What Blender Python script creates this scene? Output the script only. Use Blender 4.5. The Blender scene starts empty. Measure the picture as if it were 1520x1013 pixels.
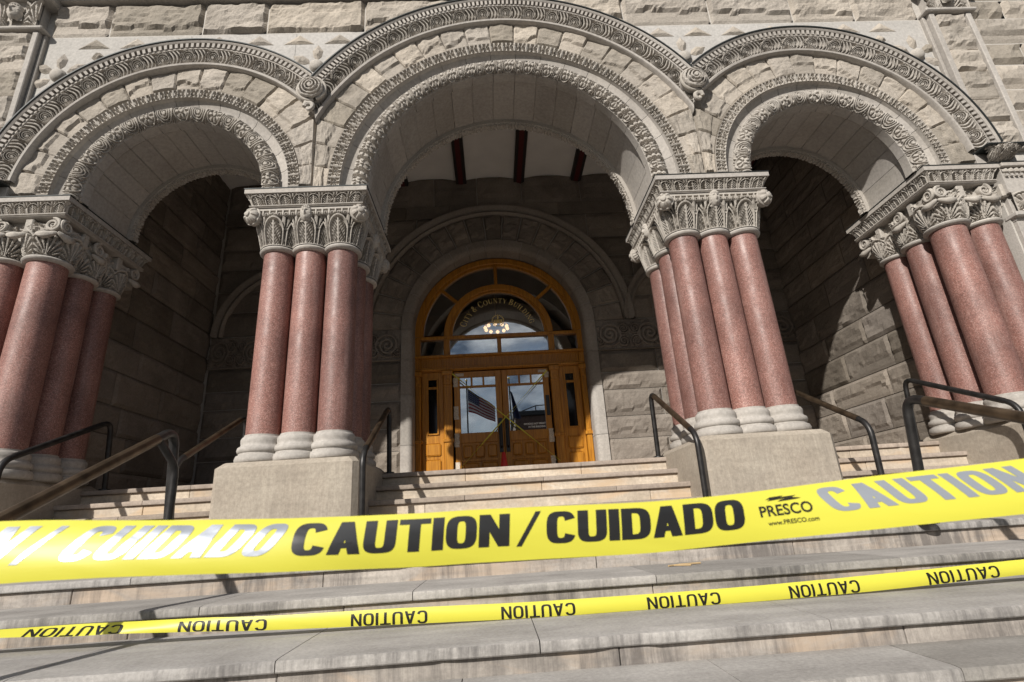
import bpy, bmesh, math, random
import numpy as np
from mathutils import Matrix, Vector

SC = bpy.context.scene
COL = SC.collection
random.seed(7)
PI = math.pi

# ------------------------------------------------------------------ camera
CX, CY, F = -0.3745, -5.082, 786.58
yaw, pitch, roll = 0.0493, 0.3315, 0.0645
R0 = Vector((math.cos(yaw), -math.sin(yaw), 0)); F0 = Vector((math.sin(yaw), math.cos(yaw), 0)); Z = Vector((0, 0, 1))
fw = F0 * math.cos(pitch) + Z * math.sin(pitch)
up = -F0 * math.sin(pitch) + Z * math.cos(pitch)
rt = R0 * math.cos(roll) - up * math.sin(roll)
up = R0 * math.sin(roll) + up * math.cos(roll)
cd = bpy.data.cameras.new('camera')
cam = bpy.data.objects.new('camera', cd); COL.objects.link(cam)
cam.matrix_world = Matrix(((rt.x, up.x, -fw.x, CX), (rt.y, up.y, -fw.y, CY), (rt.z, up.z, -fw.z, 0), (0, 0, 0, 1)))
cd.sensor_width = 36.0; cd.lens = 36.0 * F / 1520.0
cd.clip_start = 0.05; cd.clip_end = 2000
cd.dof.use_dof = True; cd.dof.focus_distance = 4.6; cd.dof.aperture_fstop = 6.3
SC.camera = cam

# ------------------------------------------------------------------ sun and sky
SUN = Vector((-0.626, -1.0, 0.72)).normalized()        # towards the sun
W = bpy.data.worlds.new("World"); SC.world = W; W.use_nodes = True
nt = W.node_tree; nt.nodes.clear()
out = nt.nodes.new('ShaderNodeOutputWorld'); bg = nt.nodes.new('ShaderNodeBackground')
sky = nt.nodes.new('ShaderNodeTexSky'); sky.sky_type = 'NISHITA'; sky.sun_disc = False
sky.sun_elevation = math.asin(SUN.z); sky.sun_rotation = math.atan2(SUN.x, SUN.y)
tc = nt.nodes.new('ShaderNodeTexCoord')
mp = nt.nodes.new('ShaderNodeMapping'); mp.inputs['Scale'].default_value = (1, 1, 2.2); mp.inputs['Location'].default_value = (0.3, 0.9, 0.2)
nz = nt.nodes.new('ShaderNodeTexNoise'); nz.inputs['Scale'].default_value = 5.5; nz.inputs['Detail'].default_value = 9; nz.inputs['Roughness'].default_value = 0.62
nz.inputs['Distortion'].default_value = 0.25
rp = nt.nodes.new('ShaderNodeValToRGB'); rp.color_ramp.elements[0].position = 0.40; rp.color_ramp.elements[1].position = 0.56
nz2 = nt.nodes.new('ShaderNodeTexNoise'); nz2.inputs['Scale'].default_value = 13; nz2.inputs['Detail'].default_value = 6
cr2 = nt.nodes.new('ShaderNodeValToRGB')
cr2.color_ramp.elements[0].position = .36; cr2.color_ramp.elements[1].position = .62
cr2.color_ramp.elements[0].color = (2.0, 2.6, 3.6, 1); cr2.color_ramp.elements[1].color = (12.0, 12.2, 12.5, 1)
mx = nt.nodes.new('ShaderNodeMixRGB')
L = nt.links.new
L(tc.outputs['Generated'], mp.inputs['Vector']); L(mp.outputs['Vector'], nz.inputs['Vector']); L(mp.outputs['Vector'], nz2.inputs['Vector'])
L(nz.outputs['Fac'], rp.inputs['Fac']); L(nz2.outputs['Fac'], cr2.inputs['Fac'])
L(rp.outputs['Color'], mx.inputs['Fac']); L(sky.outputs['Color'], mx.inputs['Color1']); L(cr2.outputs['Color'], mx.inputs['Color2'])
L(mx.outputs['Color'], bg.inputs['Color']); bg.inputs['Strength'].default_value = 0.056
L(bg.outputs['Background'], out.inputs['Surface'])
sl = bpy.data.lights.new('sun', 'SUN'); sl.energy = 5.0; sl.angle = math.radians(0.8); sl.color = (1.0, 0.955, 0.89)
so = bpy.data.objects.new('sun', sl); COL.objects.link(so)
so.rotation_euler = SUN.to_track_quat('Z', 'Y').to_euler(); so.location = (-20, -30, 28)
vs = SC.view_settings
vs.view_transform = 'Standard'; vs.look = 'None'; vs.gamma = 1; vs.use_curve_mapping = False; vs.exposure = 0.12
SC.render.engine = 'CYCLES'
SC.cycles.use_denoising = True
SC.cycles.max_bounces = 8; SC.cycles.diffuse_bounces = 3; SC.cycles.glossy_bounces = 4; SC.cycles.transmission_bounces = 6
SC.cycles.caustics_reflective = False; SC.cycles.caustics_refractive = False

# ------------------------------------------------------------------ materials
def newmat(name):
    m = bpy.data.materials.new(name); m.use_nodes = True
    n = m.node_tree; b = n.nodes.get('Principled BSDF')
    return m, n, b
def N(n, t, **k):
    o = n.nodes.new(t)
    for a, v in k.items():
        if a in o.inputs: o.inputs[a].default_value = v
        else: setattr(o, a, v)
    return o
def ramp(n, stops):
    r = n.nodes.new('ShaderNodeValToRGB'); e = r.color_ramp.elements
    while len(e) < len(stops): e.new(0.5)
    for el, (p, c) in zip(e, stops):
        el.position = p; el.color = (*c, 1) if len(c) == 3 else c
    return r
def pos_node(n, scale=(1, 1, 1)):
    g = n.nodes.new('ShaderNodeNewGeometry'); m = N(n, 'ShaderNodeMapping'); m.inputs['Scale'].default_value = scale
    n.links.new(g.outputs['Position'], m.inputs['Vector']); return m.outputs['Vector']
def stone(name, dark, light, scale=1.6, tint=0.16, bump=0.35, bscale=45, streak=0.0, streak_col=(0.03, 0.03, 0.03), rough=0.85, bed=0.0, warm=None, fract=0.0, tool=0.0):
    m, n, b = newmat(name); lk = n.links.new
    p = pos_node(n)
    a = N(n, 'ShaderNodeTexNoise', Scale=scale, Detail=7.0, Roughness=0.62); lk(p, a.inputs['Vector'])
    r = ramp(n, [(0.3, dark), (0.7, light)]); lk(a.outputs['Fac'], r.inputs['Fac'])
    col = r.outputs['Color']
    f = N(n, 'ShaderNodeTexNoise', Scale=scale * 22, Detail=4.0, Roughness=0.7); lk(p, f.inputs['Vector'])
    fr = ramp(n, [(0.3, (0.72, 0.72, 0.72)), (0.7, (1.12, 1.12, 1.12))]); lk(f.outputs['Fac'], fr.inputs['Fac'])
    mu = N(n, 'ShaderNodeMixRGB', blend_type='MULTIPLY', Fac=0.8); lk(col, mu.inputs['Color1']); lk(fr.outputs['Color'], mu.inputs['Color2']); col = mu.outputs['Color']
    oi = n.nodes.new('ShaderNodeObjectInfo')
    tr = ramp(n, [(0.0, (1 - tint, 1 - tint * 1.05, 1 - tint * 1.2)), (0.5, (1, 1, 1)), (1.0, (1 + tint * .5, 1 + tint * .42, 1 + tint * .25))]); lk(oi.outputs['Random'], tr.inputs['Fac'])
    m2 = N(n, 'ShaderNodeMixRGB', blend_type='MULTIPLY', Fac=1.0); lk(col, m2.inputs['Color1']); lk(tr.outputs['Color'], m2.inputs['Color2']); col = m2.outputs['Color']
    if warm:
        wn = N(n, 'ShaderNodeTexNoise', Scale=1.1, Detail=5.0, Roughness=0.6, Distortion=1.2); lk(pos_node(n, (1, 1, 3)), wn.inputs['Vector'])
        wr = ramp(n, [(0.48, (0, 0, 0)), (0.62, (1, 1, 1))]); lk(wn.outputs['Fac'], wr.inputs['Fac'])
        m4 = N(n, 'ShaderNodeMixRGB'); m4.inputs['Color2'].default_value = (*warm, 1); lk(wr.outputs['Color'], m4.inputs['Fac']); lk(col, m4.inputs['Color1']); col = m4.outputs['Color']
    if bed:
        bn = N(n, 'ShaderNodeTexNoise', Scale=1.0, Detail=5.0, Distortion=0.6); lk(pos_node(n, (1.2, 6, 22)), bn.inputs['Vector'])
        br = ramp(n, [(0.35, (1 - bed, 1 - bed, 1 - bed)), (0.65, (1 + bed * .5, 1 + bed * .5, 1 + bed * .5))]); lk(bn.outputs['Fac'], br.inputs['Fac'])
        m5 = N(n, 'ShaderNodeMixRGB', blend_type='MULTIPLY', Fac=1.0); lk(col, m5.inputs['Color1']); lk(br.outputs['Color'], m5.inputs['Color2']); col = m5.outputs['Color']
    if streak:
        s = N(n, 'ShaderNodeTexNoise', Scale=1.0, Detail=5.0, Roughness=0.75); lk(pos_node(n, (16, 3, 1.3)), s.inputs['Vector'])
        s2 = N(n, 'ShaderNodeTexNoise', Scale=1.6, Detail=3.0); lk(pos_node(n, (1, .6, 1.4)), s2.inputs['Vector'])
        mm = N(n, 'ShaderNodeMath', operation='MULTIPLY'); lk(s.outputs['Fac'], mm.inputs[0]); lk(s2.outputs['Fac'], mm.inputs[1])
        sr = ramp(n, [(0.21, (0, 0, 0)), (0.36, (streak, streak, streak))]); lk(mm.outputs['Value'], sr.inputs['Fac'])
        gm = n.nodes.new('ShaderNodeNewGeometry'); sx3 = n.nodes.new('ShaderNodeSeparateXYZ'); lk(gm.outputs['True Normal'], sx3.inputs[0])
        up3 = N(n, 'ShaderNodeMath', operation='ABSOLUTE'); lk(sx3.outputs['Z'], up3.inputs[0])
        mr3 = N(n, 'ShaderNodeMapRange'); mr3.inputs['From Min'].default_value = 0.5; mr3.inputs['From Max'].default_value = 0.95; mr3.inputs['To Min'].default_value = 1.0; mr3.inputs['To Max'].default_value = 0.08; lk(up3.outputs[0], mr3.inputs['Value'])
        fm3 = N(n, 'ShaderNodeMath', operation='MULTIPLY'); lk(sr.outputs['Color'], fm3.inputs[0]); lk(mr3.outputs[0], fm3.inputs[1])
        m3 = N(n, 'ShaderNodeMixRGB'); m3.inputs['Color2'].default_value = (*streak_col, 1)
        lk(fm3.outputs[0], m3.inputs['Fac']); lk(col, m3.inputs['Color1']); col = m3.outputs['Color']
    lk(col, b.inputs['Base Color']); b.inputs['Roughness'].default_value = rough; b.inputs['Specular IOR Level'].default_value = 0.25
    n1 = N(n, 'ShaderNodeTexNoise', Scale=bscale, Detail=6.0, Roughness=0.7); lk(p, n1.inputs['Vector'])
    bp = N(n, 'ShaderNodeBump', Strength=bump, Distance=0.012); lk(n1.outputs['Fac'], bp.inputs['Height']); lk(bp.outputs['Normal'], b.inputs['Normal'])
    if fract:      # broken, ledgy fracture relief of a quarry face
        fn = N(n, 'ShaderNodeTexNoise', Scale=1.0, Detail=8.0, Roughness=0.68, Distortion=0.8); lk(pos_node(n, (7, 7, 15)), fn.inputs['Vector'])
        st = N(n, 'ShaderNodeMath', operation='PINGPONG'); st.inputs[1].default_value = 0.09; lk(fn.outputs['Fac'], st.inputs[0])
        b2 = N(n, 'ShaderNodeBump', Strength=0.5 * fract, Distance=0.05); lk(st.outputs['Value'], b2.inputs['Height']); lk(b2.outputs['Normal'], bp.inputs['Normal'])
    if tool:       # fine chisel tooling lines
        tn = N(n, 'ShaderNodeTexNoise', Scale=1.0, Detail=3.0, Roughness=0.6); lk(pos_node(n, (70, 70, 9)), tn.inputs['Vector'])
        b3 = N(n, 'ShaderNodeBump', Strength=tool, Distance=0.006); lk(tn.outputs['Fac'], b3.inputs['Height']); lk(b3.outputs['Normal'], bp.inputs['Normal'])
    return m
M = {}
M['rough'] = stone('rock_faced_sandstone', (0.325, 0.29, 0.25), (0.48, 0.432, 0.378), 1.8, 0.28, 0.6, 30, fract=1.0)
M['smooth'] = stone('smooth_sandstone', (0.36, 0.33, 0.30), (0.46, 0.43, 0.395), 1.2, 0.12, 0.12, 60)
M['carved'] = stone('carved_sandstone', (0.37, 0.337, 0.30), (0.48, 0.445, 0.40), 2.2, 0.1, 0.2, 70)
M['dim'] = stone('porch_sandstone_shaded', (0.18, 0.155, 0.133), (0.29, 0.255, 0.222), 1.8, 0.32, 0.6, 30, fract=0.8)  # darker copy of the facade stone, porch shade put into its colour
M['dim_smooth'] = stone('porch_dressed_shaded', (0.25, 0.22, 0.19), (0.33, 0.295, 0.26), 1.4, 0.12, 0.15, 60)  # dressed stone with the porch shade mixed into its colour
M['plinth'] = stone('plinth_sandstone', (0.34, 0.29, 0.235), (0.42, 0.37, 0.305), 1.5, 0.08, 0.15, 70, streak=0.3, streak_col=(0.17, 0.145, 0.12), tool=0.5, bed=.06)
M['tread'] = stone('worn_tread_stone', (0.32, 0.302, 0.285), (0.44, 0.418, 0.395), 2.6, 0.2, 0.25, 90, streak=0.7, streak_col=(0.075, 0.07, 0.068), bed=.14)
M['riser'] = stone('riser_stone', (0.335, 0.30, 0.27), (0.46, 0.42, 0.38), 2.2, 0.22, 0.2, 40, streak=0.75, streak_col=(0.10, 0.09, 0.085), bed=.16, warm=(0.43, 0.345, 0.27))
M['tread_up'] = stone('buff_tread_stone', (0.33, 0.27, 0.225), (0.43, 0.365, 0.31), 1.4, 0.18, 0.2, 50, streak=0.35, streak_col=(0.14, 0.115, 0.10), bed=.12)
M['riser_up'] = stone('buff_riser_stone', (0.50, 0.42, 0.33), (0.66, 0.58, 0.48), 1.3, 0.16, 0.15, 40, streak=0.25, streak_col=(0.25, 0.2, 0.16), bed=.1, warm=(0.55, 0.42, 0.29))
M['pave'] = stone('pavement_concrete', (0.11, 0.107, 0.102), (0.18, 0.174, 0.167), 0.8, 0.1, 0.2, 60)
M['panel'] = stone('pale_dressed_sandstone', (0.43, 0.41, 0.385), (0.52, 0.495, 0.465), 1.2, 0.08, 0.1, 60)
M['mortar'] = stone('mortar', (0.44, 0.415, 0.38), (0.54, 0.51, 0.47), 3, 0.05, 0.2, 60)

def simple(name, col, rough=0.5, metal=0.0, spec=0.5, noise=0.0, nscale=20, bump=0.0):
    m, n, b = newmat(name); lk = n.links.new
    b.inputs['Base Color'].default_value = (*col, 1); b.inputs['Roughness'].default_value = rough; b.inputs['Metallic'].default_value = metal; b.inputs['Specular IOR Level'].default_value = spec
    if noise or bump:
        t = N(n, 'ShaderNodeTexNoise', Scale=float(nscale), Detail=5.0); lk(pos_node(n), t.inputs['Vector'])
        if noise:
            r = ramp(n, [(0.3, tuple(c * (1 - noise) for c in col)), (0.7, tuple(min(1, c * (1 + noise)) for c in col))]); lk(t.outputs['Fac'], r.inputs['Fac']); lk(r.outputs['Color'], b.inputs['Base Color'])
        if bump:
            bp = N(n, 'ShaderNodeBump', Strength=bump, Distance=0.01); lk(t.outputs['Fac'], bp.inputs['Height']); lk(bp.outputs['Normal'], b.inputs['Normal'])
    return m
def granite():
    m, n, b = newmat('polished_red_granite'); lk = n.links.new; p = pos_node(n)
    v = N(n, 'ShaderNodeTexVoronoi', Scale=125.0); lk(p, v.inputs['Vector'])
    r = ramp(n, [(0.0, (0.125, 0.070, 0.060)), (0.3, (0.19, 0.096, 0.079)), (0.75, (0.245, 0.132, 0.111)), (1.0, (0.315, 0.205, 0.18))])
    sep = N(n, 'ShaderNodeSeparateColor'); lk(v.outputs['Color'], sep.inputs['Color']); lk(sep.outputs[0], r.inputs['Fac'])
    a = N(n, 'ShaderNodeTexNoise', Scale=2.2, Detail=5.0); lk(p, a.inputs['Vector'])
    ar = ramp(n, [(0.3, (0.75, 0.72, 0.72)), (0.7, (1.25, 1.2, 1.18))]); lk(a.outputs['Fac'], ar.inputs['Fac'])
    mu = N(n, 'ShaderNodeMixRGB', blend_type='MULTIPLY', Fac=1.0); lk(r.outputs['Color'], mu.inputs['Color1']); lk(ar.outputs['Color'], mu.inputs['Color2'])
    oi = n.nodes.new('ShaderNodeObjectInfo'); tr = ramp(n, [(0.0, (.84, .82, .82)), (1.0, (1.12, 1.08, 1.06))]); lk(oi.outputs['Random'], tr.inputs['Fac'])
    m9 = N(n, 'ShaderNodeMixRGB', blend_type='MULTIPLY', Fac=1.0); lk(mu.outputs['Color'], m9.inputs['Color1']); lk(tr.outputs['Color'], m9.inputs['Color2'])
    ve = N(n, 'ShaderNodeTexNoise', Scale=1.0, Detail=6.0, Roughness=.7); lk(pos_node(n, (9, 9, .9)), ve.inputs['Vector'])
    vr = ramp(n, [(.52, (0, 0, 0)), (.72, (.38, .38, .38))]); lk(ve.outputs['Fac'], vr.inputs['Fac'])
    m10 = N(n, 'ShaderNodeMixRGB'); m10.inputs['Color2'].default_value = (.33, .225, .20, 1); lk(vr.outputs['Color'], m10.inputs['Fac']); lk(m9.outputs['Color'], m10.inputs['Color1']); mu = m10
    lk(mu.outputs['Color'], b.inputs['Base Color']); b.inputs['Roughness'].default_value = 0.45; b.inputs['Specular IOR Level'].default_value = 0.45
    rr = N(n, 'ShaderNodeTexNoise', Scale=6.0, Detail=4.0); lk(p, rr.inputs['Vector'])
    r3 = ramp(n, [(0.3, (0.40, 0.40, 0.40)), (0.7, (0.62, 0.62, 0.62))]); lk(rr.outputs['Fac'], r3.inputs['Fac']); lk(r3.outputs['Color'], b.inputs['Roughness'])
    return m
M['granite'] = granite()
def wood():
    m, n, b = newmat('golden_oak'); lk = n.links.new
    w = N(n, 'ShaderNodeTexNoise', Scale=1.0, Detail=7.0, Roughness=0.65, Distortion=0.4); lk(pos_node(n, (38, 38, 2.2)), w.inputs['Vector'])
    r = ramp(n, [(0.25, (0.20, 0.075, 0.010)), (0.5, (0.42, 0.175, 0.018)), (0.75, (0.56, 0.26, 0.032))]); lk(w.outputs['Fac'], r.inputs['Fac'])
    lk(r.outputs['Color'], b.inputs['Base Color']); b.inputs['Roughness'].default_value = 0.38
    b.inputs['Coat Weight'].default_value = 0.12; b.inputs['Specular IOR Level'].default_value = 0.3; b.inputs['Coat Roughness'].default_value = 0.2
    return m
M['wood'] = wood()
def glass():
    m, n, b = newmat('reflective_glass'); lk = n.links.new
    n.nodes.remove(b); o = n.nodes['Material Output']
    g = N(n, 'ShaderNodeBsdfGlossy'); g.inputs['Roughness'].default_value = 0.0; g.inputs['Color'].default_value = (0.93, 0.97, 1.0, 1)
    t = N(n, 'ShaderNodeBsdfTransparent'); t.inputs['Color'].default_value = (0.75, 0.77, 0.76, 1)
    mix = N(n, 'ShaderNodeMixShader'); mix.inputs[0].default_value = 0.42
    lk(t.outputs[0], mix.inputs[1]); lk(g.outputs[0], mix.inputs[2]); lk(mix.outputs[0], o.inputs['Surface'])
    return m
M['glass'] = glass()
M['metal'] = simple('dark_bronze_pipe', (0.035, 0.033, 0.032), 0.42, 0.6, 0.5, 0.4, 14)
M['worn'] = simple('worn_bronze_rail', (0.10, 0.07, 0.045), 0.4, 0.7, 0.5, 0.5, 9)
M['black'] = simple('black_iron', (0.012, 0.012, 0.012), 0.45)
M['lead'] = simple('lead_flashing', (0.03, 0.034, 0.034), 0.55, 0.3, 0.4, 0.3, 8)
M['plaster'] = simple('white_plaster', (0.80, 0.79, 0.77), 0.8, noise=0.05, nscale=3)
M['beam_black'] = simple('black_beam_paint', (0.02, 0.017, 0.016), 0.6)
M['beam_red'] = simple('red_beam_paint', (0.085, 0.010, 0.010), 0.6)
M['gold'] = simple('gold_leaf', (0.92, 0.70, 0.26), 0.45, 0.1)
M['white'] = simple('white_print', (0.75, 0.74, 0.70), 0.6)
M['patch'] = simple('worn_pale_wood', (0.58, 0.50, 0.40), 0.75, noise=0.35, nscale=60)
M['cone'] = simple('red_cone_rubber', (0.62, 0.035, 0.03), 0.5)
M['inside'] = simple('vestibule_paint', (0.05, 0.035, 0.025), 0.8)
M['brass'] = simple('brass', (0.5, 0.33, 0.12), 0.3, 0.9)
def film(name, col):
    m, n, b = newmat(name); lk = n.links.new
    b.inputs['Base Color'].default_value = (*col, 1); b.inputs['Roughness'].default_value = 0.42; b.inputs['Specular IOR Level'].default_value = 0.5
    tr = N(n, 'ShaderNodeBsdfTranslucent'); tr.inputs['Color'].default_value = (*col, 1)
    mix = N(n, 'ShaderNodeMixShader'); mix.inputs[0].default_value = 0.22; o = n.nodes['Material Output']
    lk(b.outputs[0], mix.inputs[1]); lk(tr.outputs[0], mix.inputs[2]); lk(mix.outputs[0], o.inputs['Surface'])
    w = N(n, 'ShaderNodeTexNoise', Scale=1.0, Detail=2.0); lk(pos_node(n, (1.5, 20, 70)), w.inputs['Vector'])
    bp = N(n, 'ShaderNodeBump', Strength=0.12, Distance=0.002); lk(w.outputs['Fac'], bp.inputs['Height']); lk(bp.outputs['Normal'], b.inputs['Normal'])
    return m
M['tape'] = film('yellow_plastic_film', (0.73, 0.69, 0.075))
def ink():
    m, n, b = newmat('glossy_black_ink')
    b.inputs['Base Color'].default_value = (0.012, 0.012, 0.012, 1); b.inputs['Roughness'].default_value = 0.3
    b.inputs['IOR'].default_value = 1.7; b.inputs['Specular IOR Level'].default_value = 0.5
    return m
M['ink'] = ink()
M['silver_ink'] = simple('silver_foil_ink', (0.29, 0.31, 0.345), 0.38, 0.7)
M['silver_pale'] = simple('pale_silver_ink', (0.36, 0.38, 0.41), 0.42, 0.5)
M['ink_flat'] = simple('matt_black_ink', (0.012, 0.011, 0.009), 0.5, spec=0.3)
def bulb():
    m, n, b = newmat('warm_bulb'); b.inputs['Emission Color'].default_value = (1, 0.62, 0.3, 1); b.inputs['Emission Strength'].default_value = 2.2
    return m
M['bulb'] = bulb()

# ------------------------------------------------------------------ mesh helpers
def link(name, me, parent=None, mat=None):
    o = bpy.data.objects.new(name, me); COL.objects.link(o)
    if mat is not None: me.materials.append(mat)
    if parent is not None:
        o.parent = parent; o.matrix_parent_inverse = Matrix.Translation(-Vector(ORIG.get(parent.name, (0, 0, 0))))
    return o
ORIG = {}
class MB:
    def __init__(s): s.v = []; s.f = []; s.n = 0
    def add(s, v, f):
        v = np.asarray(v, float).reshape(-1, 3); s.v.append(v); k = s.n
        s.f.extend([tuple(i + k for i in q) for q in f]); s.n += len(v); return s
    def grid(s, P, flip=False, closeu=False):
        n, m = P.shape[:2]; f = []
        for i in range(n if closeu else n - 1):
            a = i * m; b2 = ((i + 1) % n) * m
            for j in range(m - 1):
                q = (a + j, b2 + j, b2 + j + 1, a + j + 1)
                f.append(q[::-1] if flip else q)
        return s.add(P.reshape(-1, 3), f)
    def box(s, x0, x1, y0, y1, z0, z1):
        v = [(x, y, z) for x in (x0, x1) for y in (y0, y1) for z in (z0, z1)]
        return s.add(v, [(0, 1, 3, 2), (4, 6, 7, 5), (0, 4, 5, 1), (2, 3, 7, 6), (0, 2, 6, 4), (1, 5, 7, 3)])
    def bbox(s, x0, x1, y0, y1, z0, z1, c=0.01):
        # box with chamfered edges
        bm = bmesh.new(); bmesh.ops.create_cube(bm, size=1)
        for v in bm.verts: v.co = ((x0 + x1) / 2 + v.co.x * (x1 - x0), (y0 + y1) / 2 + v.co.y * (y1 - y0), (z0 + z1) / 2 + v.co.z * (z1 - z0))
        bmesh.ops.bevel(bm, geom=list(bm.edges), offset=c, segments=1, affect='EDGES')
        bm.verts.index_update()
        s.add([v.co[:] for v in bm.verts], [[v.index for v in f.verts] for f in bm.faces]); bm.free(); return s
    def lathe(s, prof, cx=0, cy=0, n=32, disp=None):
        a = np.linspace(0, 2 * PI, n, endpoint=False)
        prof = np.asarray(prof, float)
        r = prof[:, 0][None, :] + (0 if disp is None else disp(a / (2 * PI), np.linspace(0, 1, len(prof))))
        r = np.broadcast_to(r, (n, len(prof)))
        P = np.stack([cx + r * np.cos(a)[:, None], cy + r * np.sin(a)[:, None], np.broadcast_to(prof[:, 1][None, :], (n, len(prof)))], -1)
        return s.grid(P, closeu=True)
    def tube(s, pts, r, n=10, cap=True):
        pts = [Vector(p) for p in pts]; rings = []
        t0 = None; ref = None
        for i, p in enumerate(pts):
            t = (pts[min(i + 1, len(pts) - 1)] - pts[max(i - 1, 0)]).normalized()
            if ref is None:
                ref = t.orthogonal().normalized()
            else:
                ref = (ref - t * ref.dot(t)).normalized()
            b = t.cross(ref); rr = r if np.isscalar(r) else r[i]
            rings.append([[*(p + ref * (rr * math.cos(k * 2 * PI / n)) + b * (rr * math.sin(k * 2 * PI / n)))] for k in range(n)] )
        P = np.array(rings); P = np.concatenate([P, P[:, :1]], 1)
        s.grid(P)
        if cap:
            s.add(P[0, :n], [tuple(range(n))[::-1]]); s.add(P[-1, :n], [tuple(range(n))])
        return s
    def build(s, name, mat, parent=None, smooth=False, **props):
        me = bpy.data.meshes.new(name)
        V = np.concatenate(s.v) if s.v else np.zeros((0, 3))
        if 'Scale' in globals() and Scale.k != 1.0: V = scale_about_camera(V)
        me.from_pydata(V.tolist(), [], s.f); me.update()
        if smooth:
            me.shade_smooth()
            if smooth != 'all': me.set_sharp_from_angle(angle=math.radians(smooth if smooth is not True else 40))
        o = link(name, me, parent, mat)
        for k, v in props.items(): o[k] = v
        return o
def thing(name, label, cat, loc=(0, 0, 0), group=None):
    o = bpy.data.objects.new(name, None); COL.objects.link(o); o.location = loc; o.empty_display_size = .2
    ORIG[o.name] = tuple(loc); o['label'] = label; o['category'] = cat
    if group: o['group'] = group
    return o
def holder(name, parent):
    o = bpy.data.objects.new(name, None); COL.objects.link(o); o.parent = parent
    return o
def tag(o, label, cat, group=None):
    o['label'] = label; o['category'] = cat
    if group: o['group'] = group
    return o
def fixw(child_parent):
    pass

# noise
_T = np.random.RandomState(3).rand(64, 256, 256).astype(np.float32)
def vnoise(x, y, seed=0):
    t = _T[seed % 64]; xi = np.floor(x).astype(int); yi = np.floor(y).astype(int); fx = x - xi; fy = y - yi
    fx = fx * fx * (3 - 2 * fx); fy = fy * fy * (3 - 2 * fy)
    g = lambda a, b: t[a & 255, b & 255]
    return (g(xi, yi) * (1 - fx) + g(xi + 1, yi) * fx) * (1 - fy) + (g(xi, yi + 1) * (1 - fx) + g(xi + 1, yi + 1) * fx) * fy
def fbm(x, y, seed=0, o=4):
    s = 0; a = 0.5
    for i in range(o): s = s + a * vnoise(x * 2 ** i + 7 * i, y * 2 ** i + 3 * i, seed + i); a *= 0.5
    return s
def sst(a, b, x):
    t = np.clip((x - a) / (b - a), 0, 1); return t * t * (3 - 2 * t)
RS = np.random.RandomState(11)
def rockface(S, T, w, h, amp=0.04, margin=0.022, strength=1.0):
    """outward displacement of a rock-faced stone; S,T in 0..1 on a w x h face: broken facets, low pitched margins."""
    X, Y = S * w, T * h
    sd = RS.randint(0, 60); ox, oy = RS.rand(2) * 200
    d = np.full(S.shape, -9.0)
    for k in range(RS.randint(4, 7)):
        cx, cy = RS.rand() * w, RS.rand() * h
        gx, gy = RS.randn() * 0.13, RS.randn() * 0.2
        d = np.maximum(d, 0.35 + (gx * (X - cx) + gy * (Y - cy)) / max(amp, .01) * 1.0 + RS.rand() * 0.5)
    d = np.minimum(d, 1.25)
    n = fbm(X * 5 + ox, Y * 9 + oy, sd, 4); n2 = np.abs(fbm(X * 7 + oy, Y * 14 + ox, sd + 5, 3) - 0.44) * 2.6
    hgt = 0.5 * d + 0.95 * (n - 0.25) + 0.5 * (0.4 - n2)
    # conchoidal breaks: step in height along a wandering line
    if RS.rand() < 0.75:
        ln = (0.18 + 0.3 * RS.rand()) * h + 0.10 * (fbm(X * 4 + ox, X * 0 + oy, sd + 9, 3) - 0.5) * 2
        hgt = hgt * (0.25 + 0.75 * sst(-0.008, 0.008, Y - ln)) 
    e = np.minimum(np.minimum(X, w - X), np.minimum(Y, h - Y))
    return amp * strength * np.clip(hgt, 0.02, 1.5) * sst(0.0, margin, e)
def slab_patch(mb, G, dvec, disp, depth):
    """G: (n,m,3) base face grid, dvec outward normal(s), disp (n,m); adds the face and a rim going back by depth."""
    P = G + disp[..., None] * dvec
    mb.grid(P)
    n, m = P.shape[:2]
    idx = [(i, 0) for i in range(n)] + [(n - 1, j) for j in range(1, m)] + [(i, m - 1) for i in range(n - 2, -1, -1)] + [(0, j) for j in range(m - 2, 0, -1)]
    R = np.array([P[i, j] for i, j in idx]); dv = np.broadcast_to(dvec, P.shape); B = np.array([G[i, j] - depth * dv[i, j] for i, j in idx])
    Q = np.stack([B, R], 1); mb.grid(Q, closeu=True)
def rough_stone(name, x0, x1, z0, z1, y, parent, mat, axis='y', amp=0.04, cell=0.035, gap=0.006, depth=0.05, zlow=None, zhigh=None, strength=1.0, **props):
    """a rock-faced ashlar block. axis 'y': facing -y at depth y; '+x'/'-x': x-range is y-range, plane at x=y."""
    w, h = x1 - x0 - 2 * gap, z1 - z0 - 2 * gap
    n = max(4, int(w / cell)); m = max(4, int(h / cell))
    S, T = np.meshgrid(np.linspace(0, 1, n), np.linspace(0, 1, m), indexing='ij')
    # concentrate samples at margins
    S = S + 0.0; X = x0 + gap + S * w; Zb = z0 + gap + T * h
    if zlow is not None:
        lo = np.maximum(zlow(X) + gap, z0 + gap); Zb = lo + T * (np.maximum(z1 - gap - lo, 0.002))
    d = rockface(S, T, w, h, amp, strength=strength)
    mb = MB()
    if axis == 'y':
        G = np.stack([X, np.full_like(X, y), Zb], -1); slab_patch(mb, G, np.array([0, -1., 0]), d, depth)
    elif axis == '-x':
        G = np.stack([np.full_like(X, y), x1 + x0 - X, Zb], -1); slab_patch(mb, G, np.array([-1., 0, 0]), d, depth)
    else:
        G = np.stack([np.full_like(X, y), X, Zb], -1); slab_patch(mb, G, np.array([1., 0, 0]), d, depth)
    return mb.build(name, mat, parent, **props)
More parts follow.
